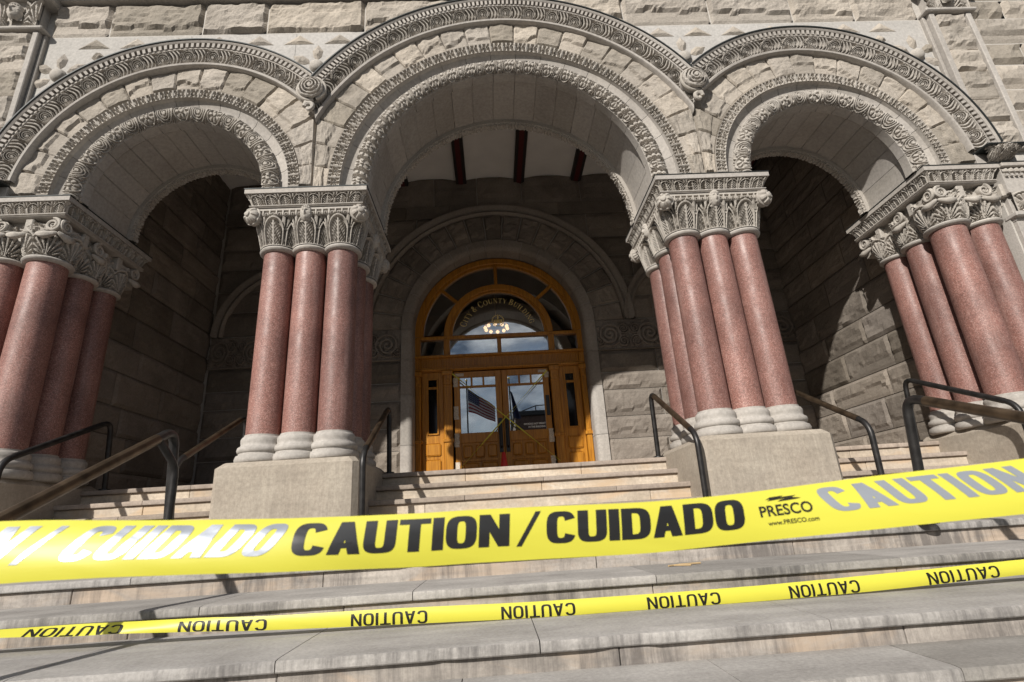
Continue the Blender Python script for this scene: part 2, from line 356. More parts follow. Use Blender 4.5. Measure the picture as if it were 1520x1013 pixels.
def smooth_stone(name, x0, x1, z0, z1, y, parent, mat, gap=0.003, depth=0.05, c=0.004):
    return MB().bbox(x0 + gap, x1 - gap, y, y + depth, z0 + gap, z1 - gap, c).build(name, mat, parent)

# ------------------------------------------------------------------ carved relief patterns (height 0..1 on a tile)
def rib(th, k, p=1.0): return (0.5 + 0.5 * np.cos(th * k)) ** p
def pat_flower(u, v, petals=8, asp=1.0):
    x = (u - .5) * asp; y = v - .5; r = np.hypot(x, y); t = np.arctan2(y, x)
    hub = 1.0 * (1 - sst(.07, .11, r))
    pet = sst(.13, .17, r) * (1 - sst(.34, .38, r)) * sst(.35, .65, rib(t, petals, .8))
    ring = sst(.385, .41, r) * (1 - sst(.45, .48, r)) * .95
    cor = sst(.5, .58, r) * rib(t, 24, 1) * .9
    return np.maximum.reduce([hub, pet * .9, ring, cor])
def pat_scroll(u, v, asp=1.0, turn=1):
    x = (u - .5) * asp; y = v - .5; r = np.hypot(x, y); t = np.arctan2(y, x) * turn
    sp = (0.5 + 0.5 * np.cos(2 * PI * (r / .118) - t)) 
    sp = sst(.28, .6, sp) * (1 - sst(.43, .48, r))
    leaf = sst(.44, .5, r) * sst(.3, .7, rib(np.arctan2(v - .5, u - (0 if turn > 0 else 1)), 22, 1)) * .9
    ring = sst(.40, .43, r) * (1 - sst(.46, .49, r))
    hub = 1 - sst(.06, .1, r)
    return np.maximum.reduce([sp * .95, leaf, ring, hub])
def pat_fan(u, v, ribs=13, asp=1.0, spread=1.0):
    x = (u - .5) * asp; t = np.arctan2(x, v + .05) ; r = np.hypot(x, v)
    R = .92 * np.cos(t * .75)
    body = (1 - sst(R - .06, R, r)) * sst(.30, .62, rib(t, ribs, 1)) 
    stem = (1 - sst(.03, .06, np.abs(x))) * (1 - sst(.85, .92, v)) * .9
    edge = sst(R + .01, R + .04, r) * (1 - sst(R + .10, R + .14, r)) * .9
    return np.maximum.reduce([body, stem, edge])
def pat_palm(u, v, lobes=7):
    """palmette standing in a round-headed arch, ribbed fronds in the spandrels"""
    x = u - .5; ax = np.abs(x); yy = np.maximum(v - .42, 0)
    e = np.hypot(x / .43, yy / .50)
    ring = sst(.86, .91, e) * (1 - sst(1.02, 1.07, e))
    t = v * 1.15 - ax * 1.25
    leaf = sst(.30, .6, .5 + .5 * np.cos(2 * PI * lobes * t)) * (1 - sst(.70, .78, e)) * sst(.01, .04, ax)
    stem = (1 - sst(.03, .06, ax)) * (1 - sst(.74, .82, e)); foot = 1 - sst(.03, .07, v)
    th = np.arctan2(v + .1, .5 - ax + .02)
    spand = sst(1.08, 1.13, e) * sst(.3, .65, .5 + .5 * np.cos(26 * th)) * .95
    return np.maximum.reduce([ring, leaf * .92, stem, spand, foot])
def pat_acanthus(u, v):
    """one hood tile: left half a scroll flower, right half leaning leaf ribs"""
    a = pat_scroll(np.clip(u * 1.75, 0, 1), v, 1.0)
    q = np.clip((u - .56) / .44, 0, 1)
    lean = q + .35 * np.sin(PI * v) - .1
    b = sst(.3, .65, .5 + .5 * np.cos(2 * PI * 3.0 * lean + 1.5)) * (0.55 + .45 * np.sin(PI * v))
    gap = 1 - np.exp(-((u - .56) / .02) ** 2)
    return np.where(u < .56, a, b) * gap
def pat_roll(t, v):
    """running scroll: flower rounds alternating with leaf spirals, pierced cusps between"""
    u = t % 1.0; alt = (np.floor(t) % 2) == 0; v = (v - .5) * 1.22 + .5
    a = pat_flower(u, v, 7, 1.0); b = pat_scroll(u, v, 1.0, 1)
    return np.where(alt, a, b)
def pat_oblique(u, v):
    """rope-like oblique bands alternating with pierced triangles and a frond"""
    w = (u + .28 * (v - .5)) % 1.0
    bands = np.zeros_like(u)
    for c, k in ((.04, .025), (.12, .02), (.34, .022), (.42, .02)):
        bands = np.maximum(bands, np.exp(-((w - c) / k) ** 2))
    tri = ((w > .16) & (w < .30)) * sst(.25, .6, np.abs(((v * 5) % 1) - .5) * 2 - (w - .16) * 3 + .35)
    q = np.clip((w - .47) / .5, 0, 1); vv = np.clip((v - .5) * 1.25 + .5, 0, 1)
    fr = np.maximum(pat_flower(q, vv, 6, .8), .8 * rib(q * 2 * PI + v * 14, 2) * (np.abs(vv - .5) > .44)) * ((w > .47) & (w < .98))
    return np.maximum.reduce([bands, tri * .8, fr])
def pat_key(u, v):
    """greek key: raised meander line on an 8x7 cell"""
    K = ["11111111", "10000001", "10111101", "10100101", "10101101", "10100001", "10111111"]
    i = np.clip((v * 7).astype(int), 0, 6); j = np.clip((u * 8).astype(int), 0, 7)
    A = np.array([[int(c) for c in r] for r in K[::-1]]); return A[i, j].astype(float)
def pat_swirl(u, v, asp=2.2):
    """wall frieze: big mirrored scrolls with leafy fill"""
    uu = np.abs(u - .5) * 2
    h = np.zeros_like(u)
    for cx, cy, R, tn in ((.62, .48, .42, 1), (.18, .68, .22, -1), (.2, .24, .24, 1), (.93, .25, .2, -1)):
        x = (uu - cx) * asp / 2; y = v - cy; r = np.hypot(x, y); t = np.arctan2(y, x) * tn
        s = sst(.3, .6, .5 + .5 * np.cos(2 * PI * r / (R * .36) - t)) * (1 - sst(R - .03, R, r))
        h = np.maximum(h, s)
    bgp = sst(.35, .65, fbm(u * 26, v * 12, 5, 2) * 1.0) * .55
    return np.maximum(h, bgp) * sst(0, .05, v) * (1 - sst(.95, 1, v))

# ------------------------------------------------------------------ arch sweeps
def arc_grid(cx, cz, a0, a1, prof, n, disp=None):
    """prof: list of (r, y). a0,a1: angles or arrays per profile point. Goes from a0 to a1. disp(U,V)->outward height along profile normal"""
    prof = np.asarray(prof, float); m = len(prof)
    a0 = np.broadcast_to(a0, (m,)); a1 = np.broadcast_to(a1, (m,))
    U = np.linspace(0, 1, n)[:, None]; A = a0[None, :] + (a1 - a0)[None, :] * U
    d = np.gradient(prof, axis=0); nr, ny = d[:, 1], -d[:, 0]; l = np.hypot(nr, ny) + 1e-9; nr, ny = nr / l, ny / l
    r = prof[:, 0][None, :] + 0 * A; y = prof[:, 1][None, :] + 0 * A
    if disp is not None:
        V = np.linspace(0, 1, m)[None, :] + 0 * A; h = disp(A, V)
        r = r + h * nr[None, :]; y = y + h * ny[None, :]
    return np.stack([cx + r * np.cos(A), y, cz + r * np.sin(A)], -1)
def half_round(rc, yc, rad, m, a0=200, a1=-20):
    t = np.radians(np.linspace(a0, a1, m)); return [(rc + rad * math.cos(x), yc - rad * math.sin(x)) for x in t]
def dens(p, k):
    p = np.asarray(p, float); t = np.linspace(0, len(p) - 1, (len(p) - 1) * k + 1); i = np.clip(t.astype(int), 0, len(p) - 2); f = (t - i)[:, None]
    return p[i] * (1 - f) + p[i + 1] * f

YF = 0.085                                     # facade plane
ARCHES = [(0.0, 3.69, 1.645, 2.46, 2.775, 'center'), (-3.83, 3.74, .985, 1.78, 2.095, 'left'), (3.83, 3.74, .985, 1.78, 2.095, 'right')]
JX0, JX1 = 2.258, 2.316
def build_arch(cx, cz, ri, rh, ro, which):
    lab = {'center': 'wide carved stone archway over the entrance doors', 'left': 'narrow carved stone archway left of the entrance', 'right': 'narrow carved stone archway right of the entrance'}[which]
    root = thing('stone_archway', lab, 'archway', (cx, 0, cz), 'carved arches of the entrance porch')
    cen = which == 'center'; sgn = -1 if which == 'left' else 1
    n0 = 23 if cen else 17
    ex = .02 if cen else .06
    # roll moulding with deep carving
    ntile = 22 if cen else 17
    wr = .135 if cen else .12; prof = half_round(ri + 0.098, 0.118, 0.088, 44)
    if cen: f = lambda A, V: 0.026 * pat_oblique((A / PI * ntile) % 1.0, V) - .014
    else: f = lambda A, V: 0.027 * pat_roll((A / PI * ntile), V) - .014
    MB().grid(arc_grid(cx, cz, -ex, PI + ex, prof, ntile * (46 if cen else 56), f)).build('roll_moulding', M['carved'], root, True)
    # smooth band, soffit and front arris, one stone at a time
    ns = 19 if cen else 15
    for k in range(ns):
        g = 0.0022 / ri; a0 = PI * k / ns + g - (ex if k == 0 else 0); a1 = PI * (k + 1) / ns - g + (ex if k == ns - 1 else 0)
        mb = MB(); mb.grid(arc_grid(cx, cz, a0, a1, [(ri + .15, .13), (ri + .19, .14), (ri + .25, .13), (ri + .305, .095), (ri + .313, .06), (ri + .313, .16)], 7))
        mb.build('fillet_stone', M['smooth'], root, True)
    for k in range(ns):
        g = 0.0024 / ri; a0 = PI * k / ns + g; a1 = PI * (k + 1) / ns - g + (ex if k == ns - 1 else 0); a0 = a0 - (ex if k == 0 else 0); jit = RS.rand() * .004
        pr = [(ri + .05, .10), (ri + .012, .105), (ri, .12), (ri, .235), (ri + .012, .25), (ri + .045 + jit, .26), (ri + .045 + jit, .95), (ri + .16, .95)]
        MB().grid(arc_grid(cx, cz, a0, a1, pr, 7)).build('soffit_stone', M['smooth'], root, 30)
    # rear carved band
    prb = dens([(ri + .16, .95), (ri + .0, .952), (ri - .03, .975), (ri - .035, 1.06), (ri + .02, 1.09), (ri + .2, 1.10)], 3)
    def fr(A, V): return 0.016 * pat_fan((A * (ri) / .26) % 1.0, np.clip((V - .2) / .5, 0, 1), 20, 1.3) * ((V > .2) & (V < .7))
    MB().grid(arc_grid(cx, cz, -ex, PI + ex, prb, 520 if cen else 360, fr)).build('rear_band', M['carved'], root, 30)
    # rosettes: a shared tile turned round the arch
    rm = ri + .315 + wr / 2; nr = int(round(PI * rm / .15)); da = PI / nr
    g = .001; U = np.linspace(-da / 2 + g, da / 2 - g, 22)
    prr = dens([(ri + .315, .10), (ri + .315, .045), (ri + .313 + wr, .045), (ri + .313 + wr, .10)], 8)
    def fz(A, V):
        u = (A - PI / 2) / da + .5; v = np.clip((V - 1 / 3) * 3, 0, 1); w = ((V >= 1 / 3) & (V <= 2 / 3))
        h = pat_flower(u, v, 6, 1.1) if cen else pat_flower(u, v, 8, 1.1)
        ed = np.minimum(np.minimum(u, 1 - u), np.minimum(v, 1 - v)); fr = 1 - sst(.05, .09, ed)
        return -0.042 * (1 - np.maximum(h, fr)) * w
    G = arc_grid(0, 0, PI / 2 + U[-1], PI / 2 + U[0], prr, 24, fz)[::-1]
    me = None
    for k in range(-1, nr + 1):
        ang = PI / 2 - (k + .5) * da
        if me is None:
            o = MB().grid(G).build('rosette', M['carved'], None, 40); me = o.data; o.parent = root
        else:
            o = bpy.data.objects.new('rosette', me); COL.objects.link(o); o.parent = root
        o.rotation_euler = (0, ang, 0)
    # rock-faced voussoirs
    for k in range(n0):
        a0 = PI * k / n0; a1 = PI * (k + 1) / n0; gp = 0.003 / rh
        na, nv = 18, 18
        A = np.linspace(a0 + gp - (ex if k == 0 else 0), a1 - gp + (ex if k == n0 - 1 else 0), na)[:, None] + np.zeros((1, nv)); T = np.linspace(0, 1, nv)[None, :] + np.zeros((na, 1))
        r0 = ri + .317 + wr
        ca = np.cos(A)
        if cen: lim = np.where(np.abs(ca) > 1e-3, (2.262) / np.maximum(np.abs(ca), 1e-3), 9)
        else:
            inner = (ca * sgn) < 0
            lim = np.where(inner, (3.83 - 2.274) / np.maximum(np.abs(ca), 1e-3), 9)
        r1 = np.minimum(rh + .07, lim)
        r1 = np.maximum(r1, r0 + .02)
        r = r0 + (r1 - r0) * T
        S = (A - a0) / (a1 - a0)
        d = rockface(S, T, (a1 - a0) * (rh - .15), rh - r0, 0.04, 0.006)
        G = np.stack([cx + r * np.cos(A), np.full_like(A, 0.074), cz + r * np.sin(A)], -1)[::-1]
        mb = MB(); slab_patch(mb, G, np.array([0, -1., 0]), d[::-1], .06)
        mb.build('voussoir', M['rough'], root)
    # hood moulding
    DH = 3.745; hx = 0.0 if cen else sgn * DH; hz = 3.635 if cen else 3.70
    def lim(r):
        f = (r - 2.46) / .315 if cen else (r - 1.78) / .315
        return JX0 + (JX1 - JX0) * np.clip(f, 0, 1)
    def ends(prof):
        rr = np.array([p[0] for p in prof]); x = lim(rr)
        if cen:
            a = np.arccos(np.clip(x / rr, -1, 1)); return a, PI - a
        a = np.arccos(np.clip((DH - x) / rr, -1, 1))     # angle from the axis pointing to the centre
        b = np.full(len(rr), math.radians(6.0))
        return (b, PI - a) if which == 'right' else (a, PI - b)
    hw = ro - rh
    pin = [(rh - .012, .07), (rh - .01, .0), (rh, -.018), (rh + .022, -.022), (rh + .036, -.01), (rh + .04, .01)]
    a, b = ends(pin); MB().grid(arc_grid(hx, hz, a, b, pin, 90)).build('hood_bead', M['smooth'], root, True)
    pc = dens([(rh + .032, .01), (rh + .08, .004), (rh + .14, -.018), (rh + .195, -.055)], 12)
    nt_ = 27 if cen else 20
    def fh(A, V): return 0.05 * pat_acanthus((A / PI * nt_) % 1.0, V) - .026
    a, b = ends(pc); MB().grid(arc_grid(hx, hz, a, b, pc, nt_ * 44, fh)).build('hood_moulding', M['carved'], root, True)
    pf = [(rh + .185, -.02), (rh + .192, -.062), (rh + .206, -.062), (rh + .208, -.04), (rh + .272, -.04), (rh + .274, -.078), (rh + .29, -.09), (ro - .012, -.09)]
    a, b = ends(pf); hm = MB().grid(arc_grid(hx, hz, a, b, pf, 100)).build('hood_cornice', M['smooth'], root, 30)
    pd = [(rh + .208, -.04), (rh + .208, -.076), (rh + .271, -.076), (rh + .271, -.04)]
    a, b = ends(pd); mb = MB(); nd = 100 if cen else 72
    A0, A1 = float(a.max()), float(b.min())
    for k in range(nd):
        s0 = A0 + (A1 - A0) * (k + .1) / nd; s1 = A0 + (A1 - A0) * (k + .62) / nd
        q = arc_grid(hx, hz, s0, s1, pd, 2); mb.grid(q)
        mb.add(q[0], [(0, 1, 2, 3)]); mb.add(q[1], [(3, 2, 1, 0)])
    o = mb.build('dentil_band', M['smooth'], root); o['kind'] = 'stuff'
    pl = [(ro - .014, -.092), (ro - .012, -.104), (ro + .002, -.104), (ro + .008, -.09), (ro + .014, .1)]
    a, b = ends(pl); MB().grid(arc_grid(hx, hz, a, b, pl, 100)).build('lead_flashing', M['lead'], root)
    return root
for a in ARCHES: build_arch(*a)

# ------------------------------------------------------------------ facade wall
fac = thing('facade_wall', 'upper sandstone facade wall above the three arches, rock faced courses', 'wall', (0, 0.5, 6))
def wall_core():
    xs = np.concatenate([np.linspace(-9, -6.3, 6), np.linspace(-6.25, 6.25, 401), np.linspace(6.3, 9, 6)])
    def env(x, rc, rs):
        z = np.full_like(x, 3.69)
        for c, cz, r in ((0, 3.69, rc), (-3.83, 3.74, rs), (3.83, 3.74, rs)):
            q = np.abs(x - c) < r; z[q] = np.maximum(z[q], cz + np.sqrt(r * r - (x[q] - c) ** 2))
        return z
    z0 = env(xs, 2.03, 1.345); z1 = env(xs, 2.05, 1.36)
    zt = np.full_like(xs, 8.6)
    P = np.stack([np.stack([xs, 0 * xs + 1.42, zt], -1), np.stack([xs, 0 * xs + YF, zt], -1), np.stack([xs, 0 * xs + YF, z0], -1), np.stack([xs, 0 * xs + 1.42, z1], -1), np.stack([xs, 0 * xs + 1.42, zt], -1)], 1)
    return MB().grid(P, flip=False)
wall_core().build('wall_core', M['mortar'], fac)
rng = random.Random(5)
def hood_low(x):
    z = np.zeros_like(x)
    for c, cz, r in ((0, 3.635, 2.66), (-3.745, 3.70, 1.98), (3.745, 3.70, 1.98)):
        z = np.maximum(z, cz + np.sqrt(np.maximum(r * r - (x - c) ** 2, 0)) * (np.abs(x - c) < r))
    return z
def course(x0, x1, z0, z1, wmin, wmax, y=YF, low=None, amp=.05, name='facade_stone', mat='rough', cell=.035, parent=None, joints=None):
    xs = [x0]
    if joints: xs = joints
    else:
        while xs[-1] < x1 - wmin * 1.3: xs.append(xs[-1] + rng.uniform(wmin, wmax))
        xs[-1] = x1 if x1 - xs[-1] < wmin * .6 else xs[-1]
        if xs[-1] != x1: xs.append(x1)
    for a, b in zip(xs, xs[1:]):
        if low is not None:
            t = np.linspace(a, b, 9)
            if (low(t) > z1 - .06).all(): continue
        rough_stone('stone_block' if name == 'facade_stone' else name, a, b, z0, z1, y, parent or fac, M[mat], amp=amp, cell=cell, zlow=low)
course(-5.62, 5.62, 6.06, 6.56, 1.1, 1.7, low=hood_low, joints=[-5.62, -4.92, -3.78, -2.98, -1.75, -.5, .7, 1.62, 2.78, 3.9, 4.75, 5.62], amp=.06)
for z0, z1 in ((6.76, 7.2), (7.2, 7.66), (7.66, 8.1), (8.1, 8.58)): course(-5.62, 5.62, z0, z1, 1.0, 1.6, cell=.09)
# string course over the blocks
MB().bbox(-5.62, 5.62, -.10, .12, 6.60, 6.74, .02).build('string_course', M['smooth'], fac)
MB().bbox(-5.62, 5.62, -.02, .12, 6.565, 6.598, .008).build('string_course_fillet', M['smooth'], fac)
# plain diaper band under the course with pyramid studs, flowers in the spandrels
def plate(x0, x1, z0, z1, y):
    n = max(3, int((x1 - x0) / .04)); X = np.linspace(x0, x1, n); lo = np.maximum(hood_low(X) - .12, z0)
    P = np.stack([np.stack([X, 0 * X + y, np.minimum(lo, z1)], -1), np.stack([X, 0 * X + y, 0 * X + z1], -1)], 1)
    return MB().grid(P)
for a, b in ((-5.62, -3.9), (-3.9, -2.6), (-2.6, -1.2), (1.2, 2.6), (2.6, 3.9), (3.9, 5.62)):
    plate(a + .003, b - .003, 3.75, 6.05, YF - .004).build('spandrel_panel', M['panel'], fac)
def pyramid(cx, cz, w, h, d, kind):
    if kind == 'tri': poly = [(-w, 0), (w, 0), (0, h)]
    elif kind == 'dia': poly = [(-w, 0), (0, -h), (w, 0), (0, h)]
    else: poly = kind
    k = len(poly); c = np.mean(poly, 0); mb = MB()
    n = 7; rings = []
    for j in range(n):
        t = j / (n - 1); ring = []
        for i in range(k):
            p, q = np.array(poly[i]), np.array(poly[(i + 1) % k])
            for s in range(6):
                e = p + (q - p) * s / 6; e = e + (c - e) * t * .92
                hh = d * min(1, t * 1.5) * (0.55 + .9 * float(fbm(np.array(cx * 9 + e[0] * 14), np.array(cz * 9 + e[1] * 14), 8, 3)))
                ring.append((cx + e[0], YF - .006 - hh, cz + e[1]))
        rings.append(ring)
    P = np.array(rings); P = np.concatenate([P, P[:, :1]], 1); mb.grid(P, flip=True); mb.add(P[-1, :-1], [tuple(range(k * 6))])
    return mb
def visible(x, z, m=.12):
    ok = True
    for c, cz, r in ((0, 3.635, 2.775), (-3.745, 3.70, 2.095), (3.745, 3.70, 2.095)):
        if math.hypot(x - c, z - cz) < r + m: ok = False
    return ok
for i in range(-12, 13):
    x = i * .50 + .06 * (1 if i > 0 else -1)
    if visible(x, 5.98, .0) and abs(x) < 5.5: pyramid(x, 5.865, .19, .155, .024, 'tri').build('pyramid_stud', M['rough'], fac)
for sx in (-1, 1):
    for fx, fz in ((5.40, 5.45), (2.32, 5.50)):
        X = sx * fx
        if fx > 5: np_ = 6
        else: np_ = 6
        # boss
        a = np.linspace(0, 2 * PI, 21); rr = np.linspace(.0, 1, 7)
        B = np.stack([X + .092 * rr[None, :] * np.cos(a)[:, None], YF - .012 - .06 * np.sqrt(np.maximum(0, 1 - rr[None, :] ** 2)) + 0 * a[:, None], fz + .092 * rr[None, :] * np.sin(a)[:, None]], -1)
        MB().grid(B).build('flower_boss', M['carved'], fac, True)
        for k in range(np_):
            t = k * 2 * PI / np_ + PI / 6; c, s = math.cos(t), math.sin(t)
            if not visible(X + .2 * c, fz + .2 * s, -.16): continue
            if abs(X + .2 * c) > 5.63: continue
            pts = [(.10, 0), (.15, .05), (.25, .066), (.35, 0), (.25, -.066), (.15, -.05)]
            pyramid(X, fz, 0, 0, .03, [(p[0] * c - p[1] * s, p[0] * s + p[1] * c) for p in pts]).build('flower_petal', M['rough'], fac)
    for dx, dz in ((.15, .30), (-.42, .27), (-.85, .28), (.15, -.36), (-.46, -.05)):
        X = sx * (5.40 + dx); Zc = 5.45 + dz
        if abs(X) < 5.55 and visible(X, Zc, .03): pyramid(X, Zc, .085, .085, .04, 'dia').build('pyramid_stud', M['rough'], fac)
# wall left and right of the pilasters
for sx in (-1, 1):
    zz = 3.72; k = 0
    while zz < 8.5:
        h = (.36, .44, .33, .40)[k % 4]; a, b = (6.30, 9.0)
        xs = [a, a + .55 + .4 * (k % 2), 7.6 + .3 * (k % 3) * .5, 9.0]
        for p, q in zip(xs, xs[1:]):
            l, r = (p, q) if sx > 0 else (-q, -p)
            rough_stone('stone_block', l, r, zz, min(zz + h, 8.58), YF, fac, M['rough'], amp=.06, cell=.05)
        zz += h; k += 1
    # smooth ashlar below
    for j, zz in enumerate(np.arange(-1.0, 3.2, .36)):
        xs = [5.82, 6.5 + .3 * (j % 2), 7.5 + .3 * (j % 2), 9.0]
        for p, q in zip(xs, xs[1:]):
            l, r = (p, q) if sx > 0 else (-q, -p)
            smooth_stone('ashlar_block', l, r, zz, zz + .36, .10, fac, M['smooth'])
    x0, x1 = (5.80, 9.0) if sx > 0 else (-9.0, -5.80)
    MB().box(x0, x1, .15, 1.45, -1.1, 3.70).build('wall_core', M['mortar'], fac)
    MB().box(x0, x1, 1.452, 1.9, -1.1, 8.6).build('wall_core', M['mortar'], fac)
# pilasters
def pilaster(sx):
    root = thing('pilaster', ('rock faced pilaster strip with carved mask capital at top left' if sx < 0 else 'rock faced pilaster strip with carved capital at top right'), 'pilaster', (sx * 5.97, 0, 3.9), 'wall pilasters beside the outer arches')
    z = 3.9; hs = [.40, .34, .45, .36, .40, .22]
    for h in hs:
        h = min(h, 6.06 - z); rough_stone('stone_block', sx * 5.97 - .215, sx * 5.97 + .215, z, z + h, .01, root, M['rough'], amp=.05, cell=.03); z += h
    for s in (-1, 1):
        xe = sx * 5.97 + s * .255
        MB().bbox(xe - .036, xe + .036, -.025, .10, 3.90, 6.06, .008).build('edge_strip', M['smooth'], root)
        xe2 = sx * 5.97 + s * .316
        MB().bbox(xe2 - .02, xe2 + .02, .035, .10, 3.90, 6.06, .008).build('edge_strip', M['smooth'], root)
    MB().box(sx * 5.97 - .22, sx * 5.97 + .22, .02, .1, 3.9, 6.06).build('pilaster_core', M['mortar'], root)
    MB().bbox(sx * 5.97 - .35, sx * 5.97 + .35, -.07, .1, 6.06, 6.11, .012).build('neck_moulding', M['smooth'], root)
    mb = MB(); U, V = np.meshgrid(np.linspace(0, 1, 70), np.linspace(0, 1, 30), indexing='ij')
    fl = .06 * V ** 2
    mb.grid(np.stack([sx * 5.97 + (U - .5) * (.54 + 2 * fl), -.02 - fl - .045 * np.where(np.abs(U - .5) < .2, 0, pat_fan((U * 2.5) % 1, V, 22, 1.0)), 6.11 + V * .36], -1)).build('leaf_capital', M['carved'], root, True)
    face_mask((sx * 5.97, -.06, 6.31), .085, .12, root, (0, -1, 0))
    MB().box(sx * 5.97 - .27, sx * 5.97 + .27, -.018, .1, 6.11, 6.47).build('capital_core', M['smooth'], root)
    MB().bbox(sx * 5.97 - .42, sx * 5.97 + .42, -.17, .1, 6.47, 6.62, .02).build('abacus', M['smooth'], root)
    for z0, z1 in ((6.62, 7.1), (7.1, 7.6), (7.6, 8.1), (8.1, 8.58)):
        rough_stone('stone_block', sx * 5.97 - .33, sx * 5.97 + .33, z0, z1, .02, root, M['rough'], amp=.05, cell=.08)
def face_mask(c, w, h, parent, nrm):
    """small carved head: brow, eyes, nose, mouth, beard and wavy hair"""
    n = 34; a = np.linspace(-1, 1, n); A, B = np.meshgrid(a, a, indexing='ij')
    q = np.maximum(0, 1 - A ** 2 * .98 - B ** 2 * .9); z = np.sqrt(q) * w * 1.0
    g = lambda x, y, sx, sy: np.exp(-((A - x) / sx) ** 2 - ((B - y) / sy) ** 2)
    f = (.30 * g(0, -.02, .10, .24) + .16 * g(0, -.18, .16, .09) - .22 * g(-.3, .12, .17, .10) - .22 * g(.3, .12, .17, .10) + .09 * g(-.3, .11, .08, .05) + .09 * g(.3, .11, .08, .05)
         + .12 * g(-.3, .27, .24, .06) + .12 * g(.3, .27, .24, .06) - .12 * g(0, -.38, .24, .035) + .09 * g(0, -.33, .22, .04) + .09 * g(0, -.45, .18, .04) + .12 * g(0, -.68, .22, .12)
         + .25 * sst(.42, .55, B) * (.7 + .3 * np.cos(A * 22)) + .15 * sst(.62, .8, np.abs(A)) * (.6 + .4 * np.cos(B * 20)))
    z = z + f * w * sst(0, .1, q)
    nv = Vector(nrm); side = Vector((0, 0, 1)).cross(-nv) * -1
    if nv.y < -.5: side = Vector((1, 0, 0))
    P = np.array(c)[None, None, :] + (A * w)[..., None] * np.array(side) + (B * h)[..., None] * np.array((0, 0, 1.)) + z[..., None] * np.array(nv)
    MB().grid(P, flip=False).build('face_mask', M['carved'], parent, 60)
for s in (-1, 1): pilaster(s)

# label stops: medallion where the hoods meet, corbel at the outer ends
def medallion(sx):
    root = thing('carved_medallion', 'round carved medallion with hanging scroll between ' + ('left and central arches' if sx < 0 else 'central and right arches'), 'carving', (sx * 2.30, 0, 4.99), 'medallions where the hood mouldings meet')
    X = sx * 2.305; Zc = 4.99
    a = np.linspace(0, 2 * PI, 97); rr = np.linspace(0, 1, 30); A, R = np.meshgrid(a, rr, indexing='ij')
    u = .5 + .5 * R * np.cos(A) * .96; v = .5 + .5 * R * np.sin(A) * .96
    hgt = .06 * pat_scroll(u, v, 1.0, -sx) + .03 * fbm(u * 9, v * 9, 4, 3)
    P = np.stack([X + .15 * R * np.cos(A), -.05 - .05 * (1 - R ** 2) - hgt, Zc + .15 * R * np.sin(A)], -1)
    MB().grid(P).build('carved_disc', M['carved'], root, True)
    t = np.linspace(.4, 2 * PI + .2, 40)
    for r0, rad in ((.160, .020), (.135, .012)):
        MB().tube([(X + r0 * math.sin(k), -.075, Zc - r0 * math.cos(k)) for k in t], rad, 8).build('ring_leaf', M['carved'], root, True)
    MB().lathe([(.0, -.0), (.165, 0), (.165, .13), (0, .13)], n=32).build('back', M['smooth'], root).matrix_basis = Matrix.Translation((X, .08, Zc)) @ Matrix.Rotation(PI / 2, 4, 'X')
    sp = [(X + sx * (.015 + .055 * (1 - i / 34) * math.cos(i * .33)), -.05 - .012 * math.sin(i * .2), Zc - .235 + .055 * (1 - i / 34) * math.sin(i * .33) - .0006 * i) for i in range(34)]
    MB().tube([(X, -.04, Zc - .10), (X + sx * .05, -.055, Zc - .16)] + sp, [.03] * 6 + [.028 - .0005 * i for i in range(30)], 8).build('pendant_scroll', M['carved'], root, True)
def label_stop(sx):
    root = thing('label_stop', 'leafy corbel with dark lead top at outer foot of ' + ('left' if sx < 0 else 'right') + ' hood moulding', 'corbel', (sx * 5.95, 0, 3.95), 'corbels ending the hood mouldings')
    X = sx * 5.80
    U, V = np.meshgrid(np.linspace(0, 1, 48), np.linspace(0, 1, 24), indexing='ij')
    P = np.stack([X + (U - .5) * .44 * (.6 + .4 * V), .04 - .19 * np.sin(PI / 2 * V) * (.6 + .4 * np.sin(PI * U)) - .035 * pat_fan((U * 3) % 1, 1 - V, 22), 3.695 + .14 * V], -1)
    MB().grid(P).build('leaf_bulge', M['carved'], root, True)
    MB().bbox(X - .25, X + .25, -.17, .1, 3.835, 3.855, .006).build('lead_cap', M['lead'], root)
    MB().bbox(X - .25, X + .25, .02, .1, 3.692, 3.835, .006).build('back_block', M['smooth'], root)
for s in (-1, 1): medallion(s); label_stop(s)

# ------------------------------------------------------------------ piers
def rect_sweep(mb, cx, cy, hx, hy, prof, tiles, nu, disp, sides=(0, 1, 2, 3)):
    """prof (inset, z) from bottom to top; runs the profile round a rectangle with mitred corners"""
    prof = np.asarray(prof, float); m = len(prof)
    d = np.gradient(prof, axis=0); nx, nz_ = d[:, 1], d[:, 0]; l = np.hypot(nx, nz_) + 1e-9; nx, nz_ = nx / l, nz_ / l
    for s in sides:
        ex, ey = [(0, -1), (1, 0), (0, 1), (-1, 0)][s]; tx, ty = -ey, ex
        hn, ht = (hy, hx) if s in (0, 2) else (hx, hy)
        k = max(2, int(nu * 2 * ht)) if disp else 2
        U = np.linspace(-1, 1, k)[:, None]; V = np.linspace(0, 1, m)[None, :] + 0 * U
        ins = prof[:, 0][None, :] + 0 * U; z = prof[:, 1][None, :] + 0 * U
        h = 0
        if disp:
            nt_ = max(1, round(2 * ht / tiles)); uu = (U + 0 * V) * .5 + .5
            h = disp((uu * nt_) % 1.0, V) * sst(0, .02, np.minimum(uu, 1 - uu))
        o = hn - ins + h * nx[None, :]; al = (ht - ins) * U; z = z + h * nz_[None, :]
        P = np.stack([cx + ex * o + tx * al, cy + ey * o + ty * al, z], -1)
        mb.grid(P)
    return mb
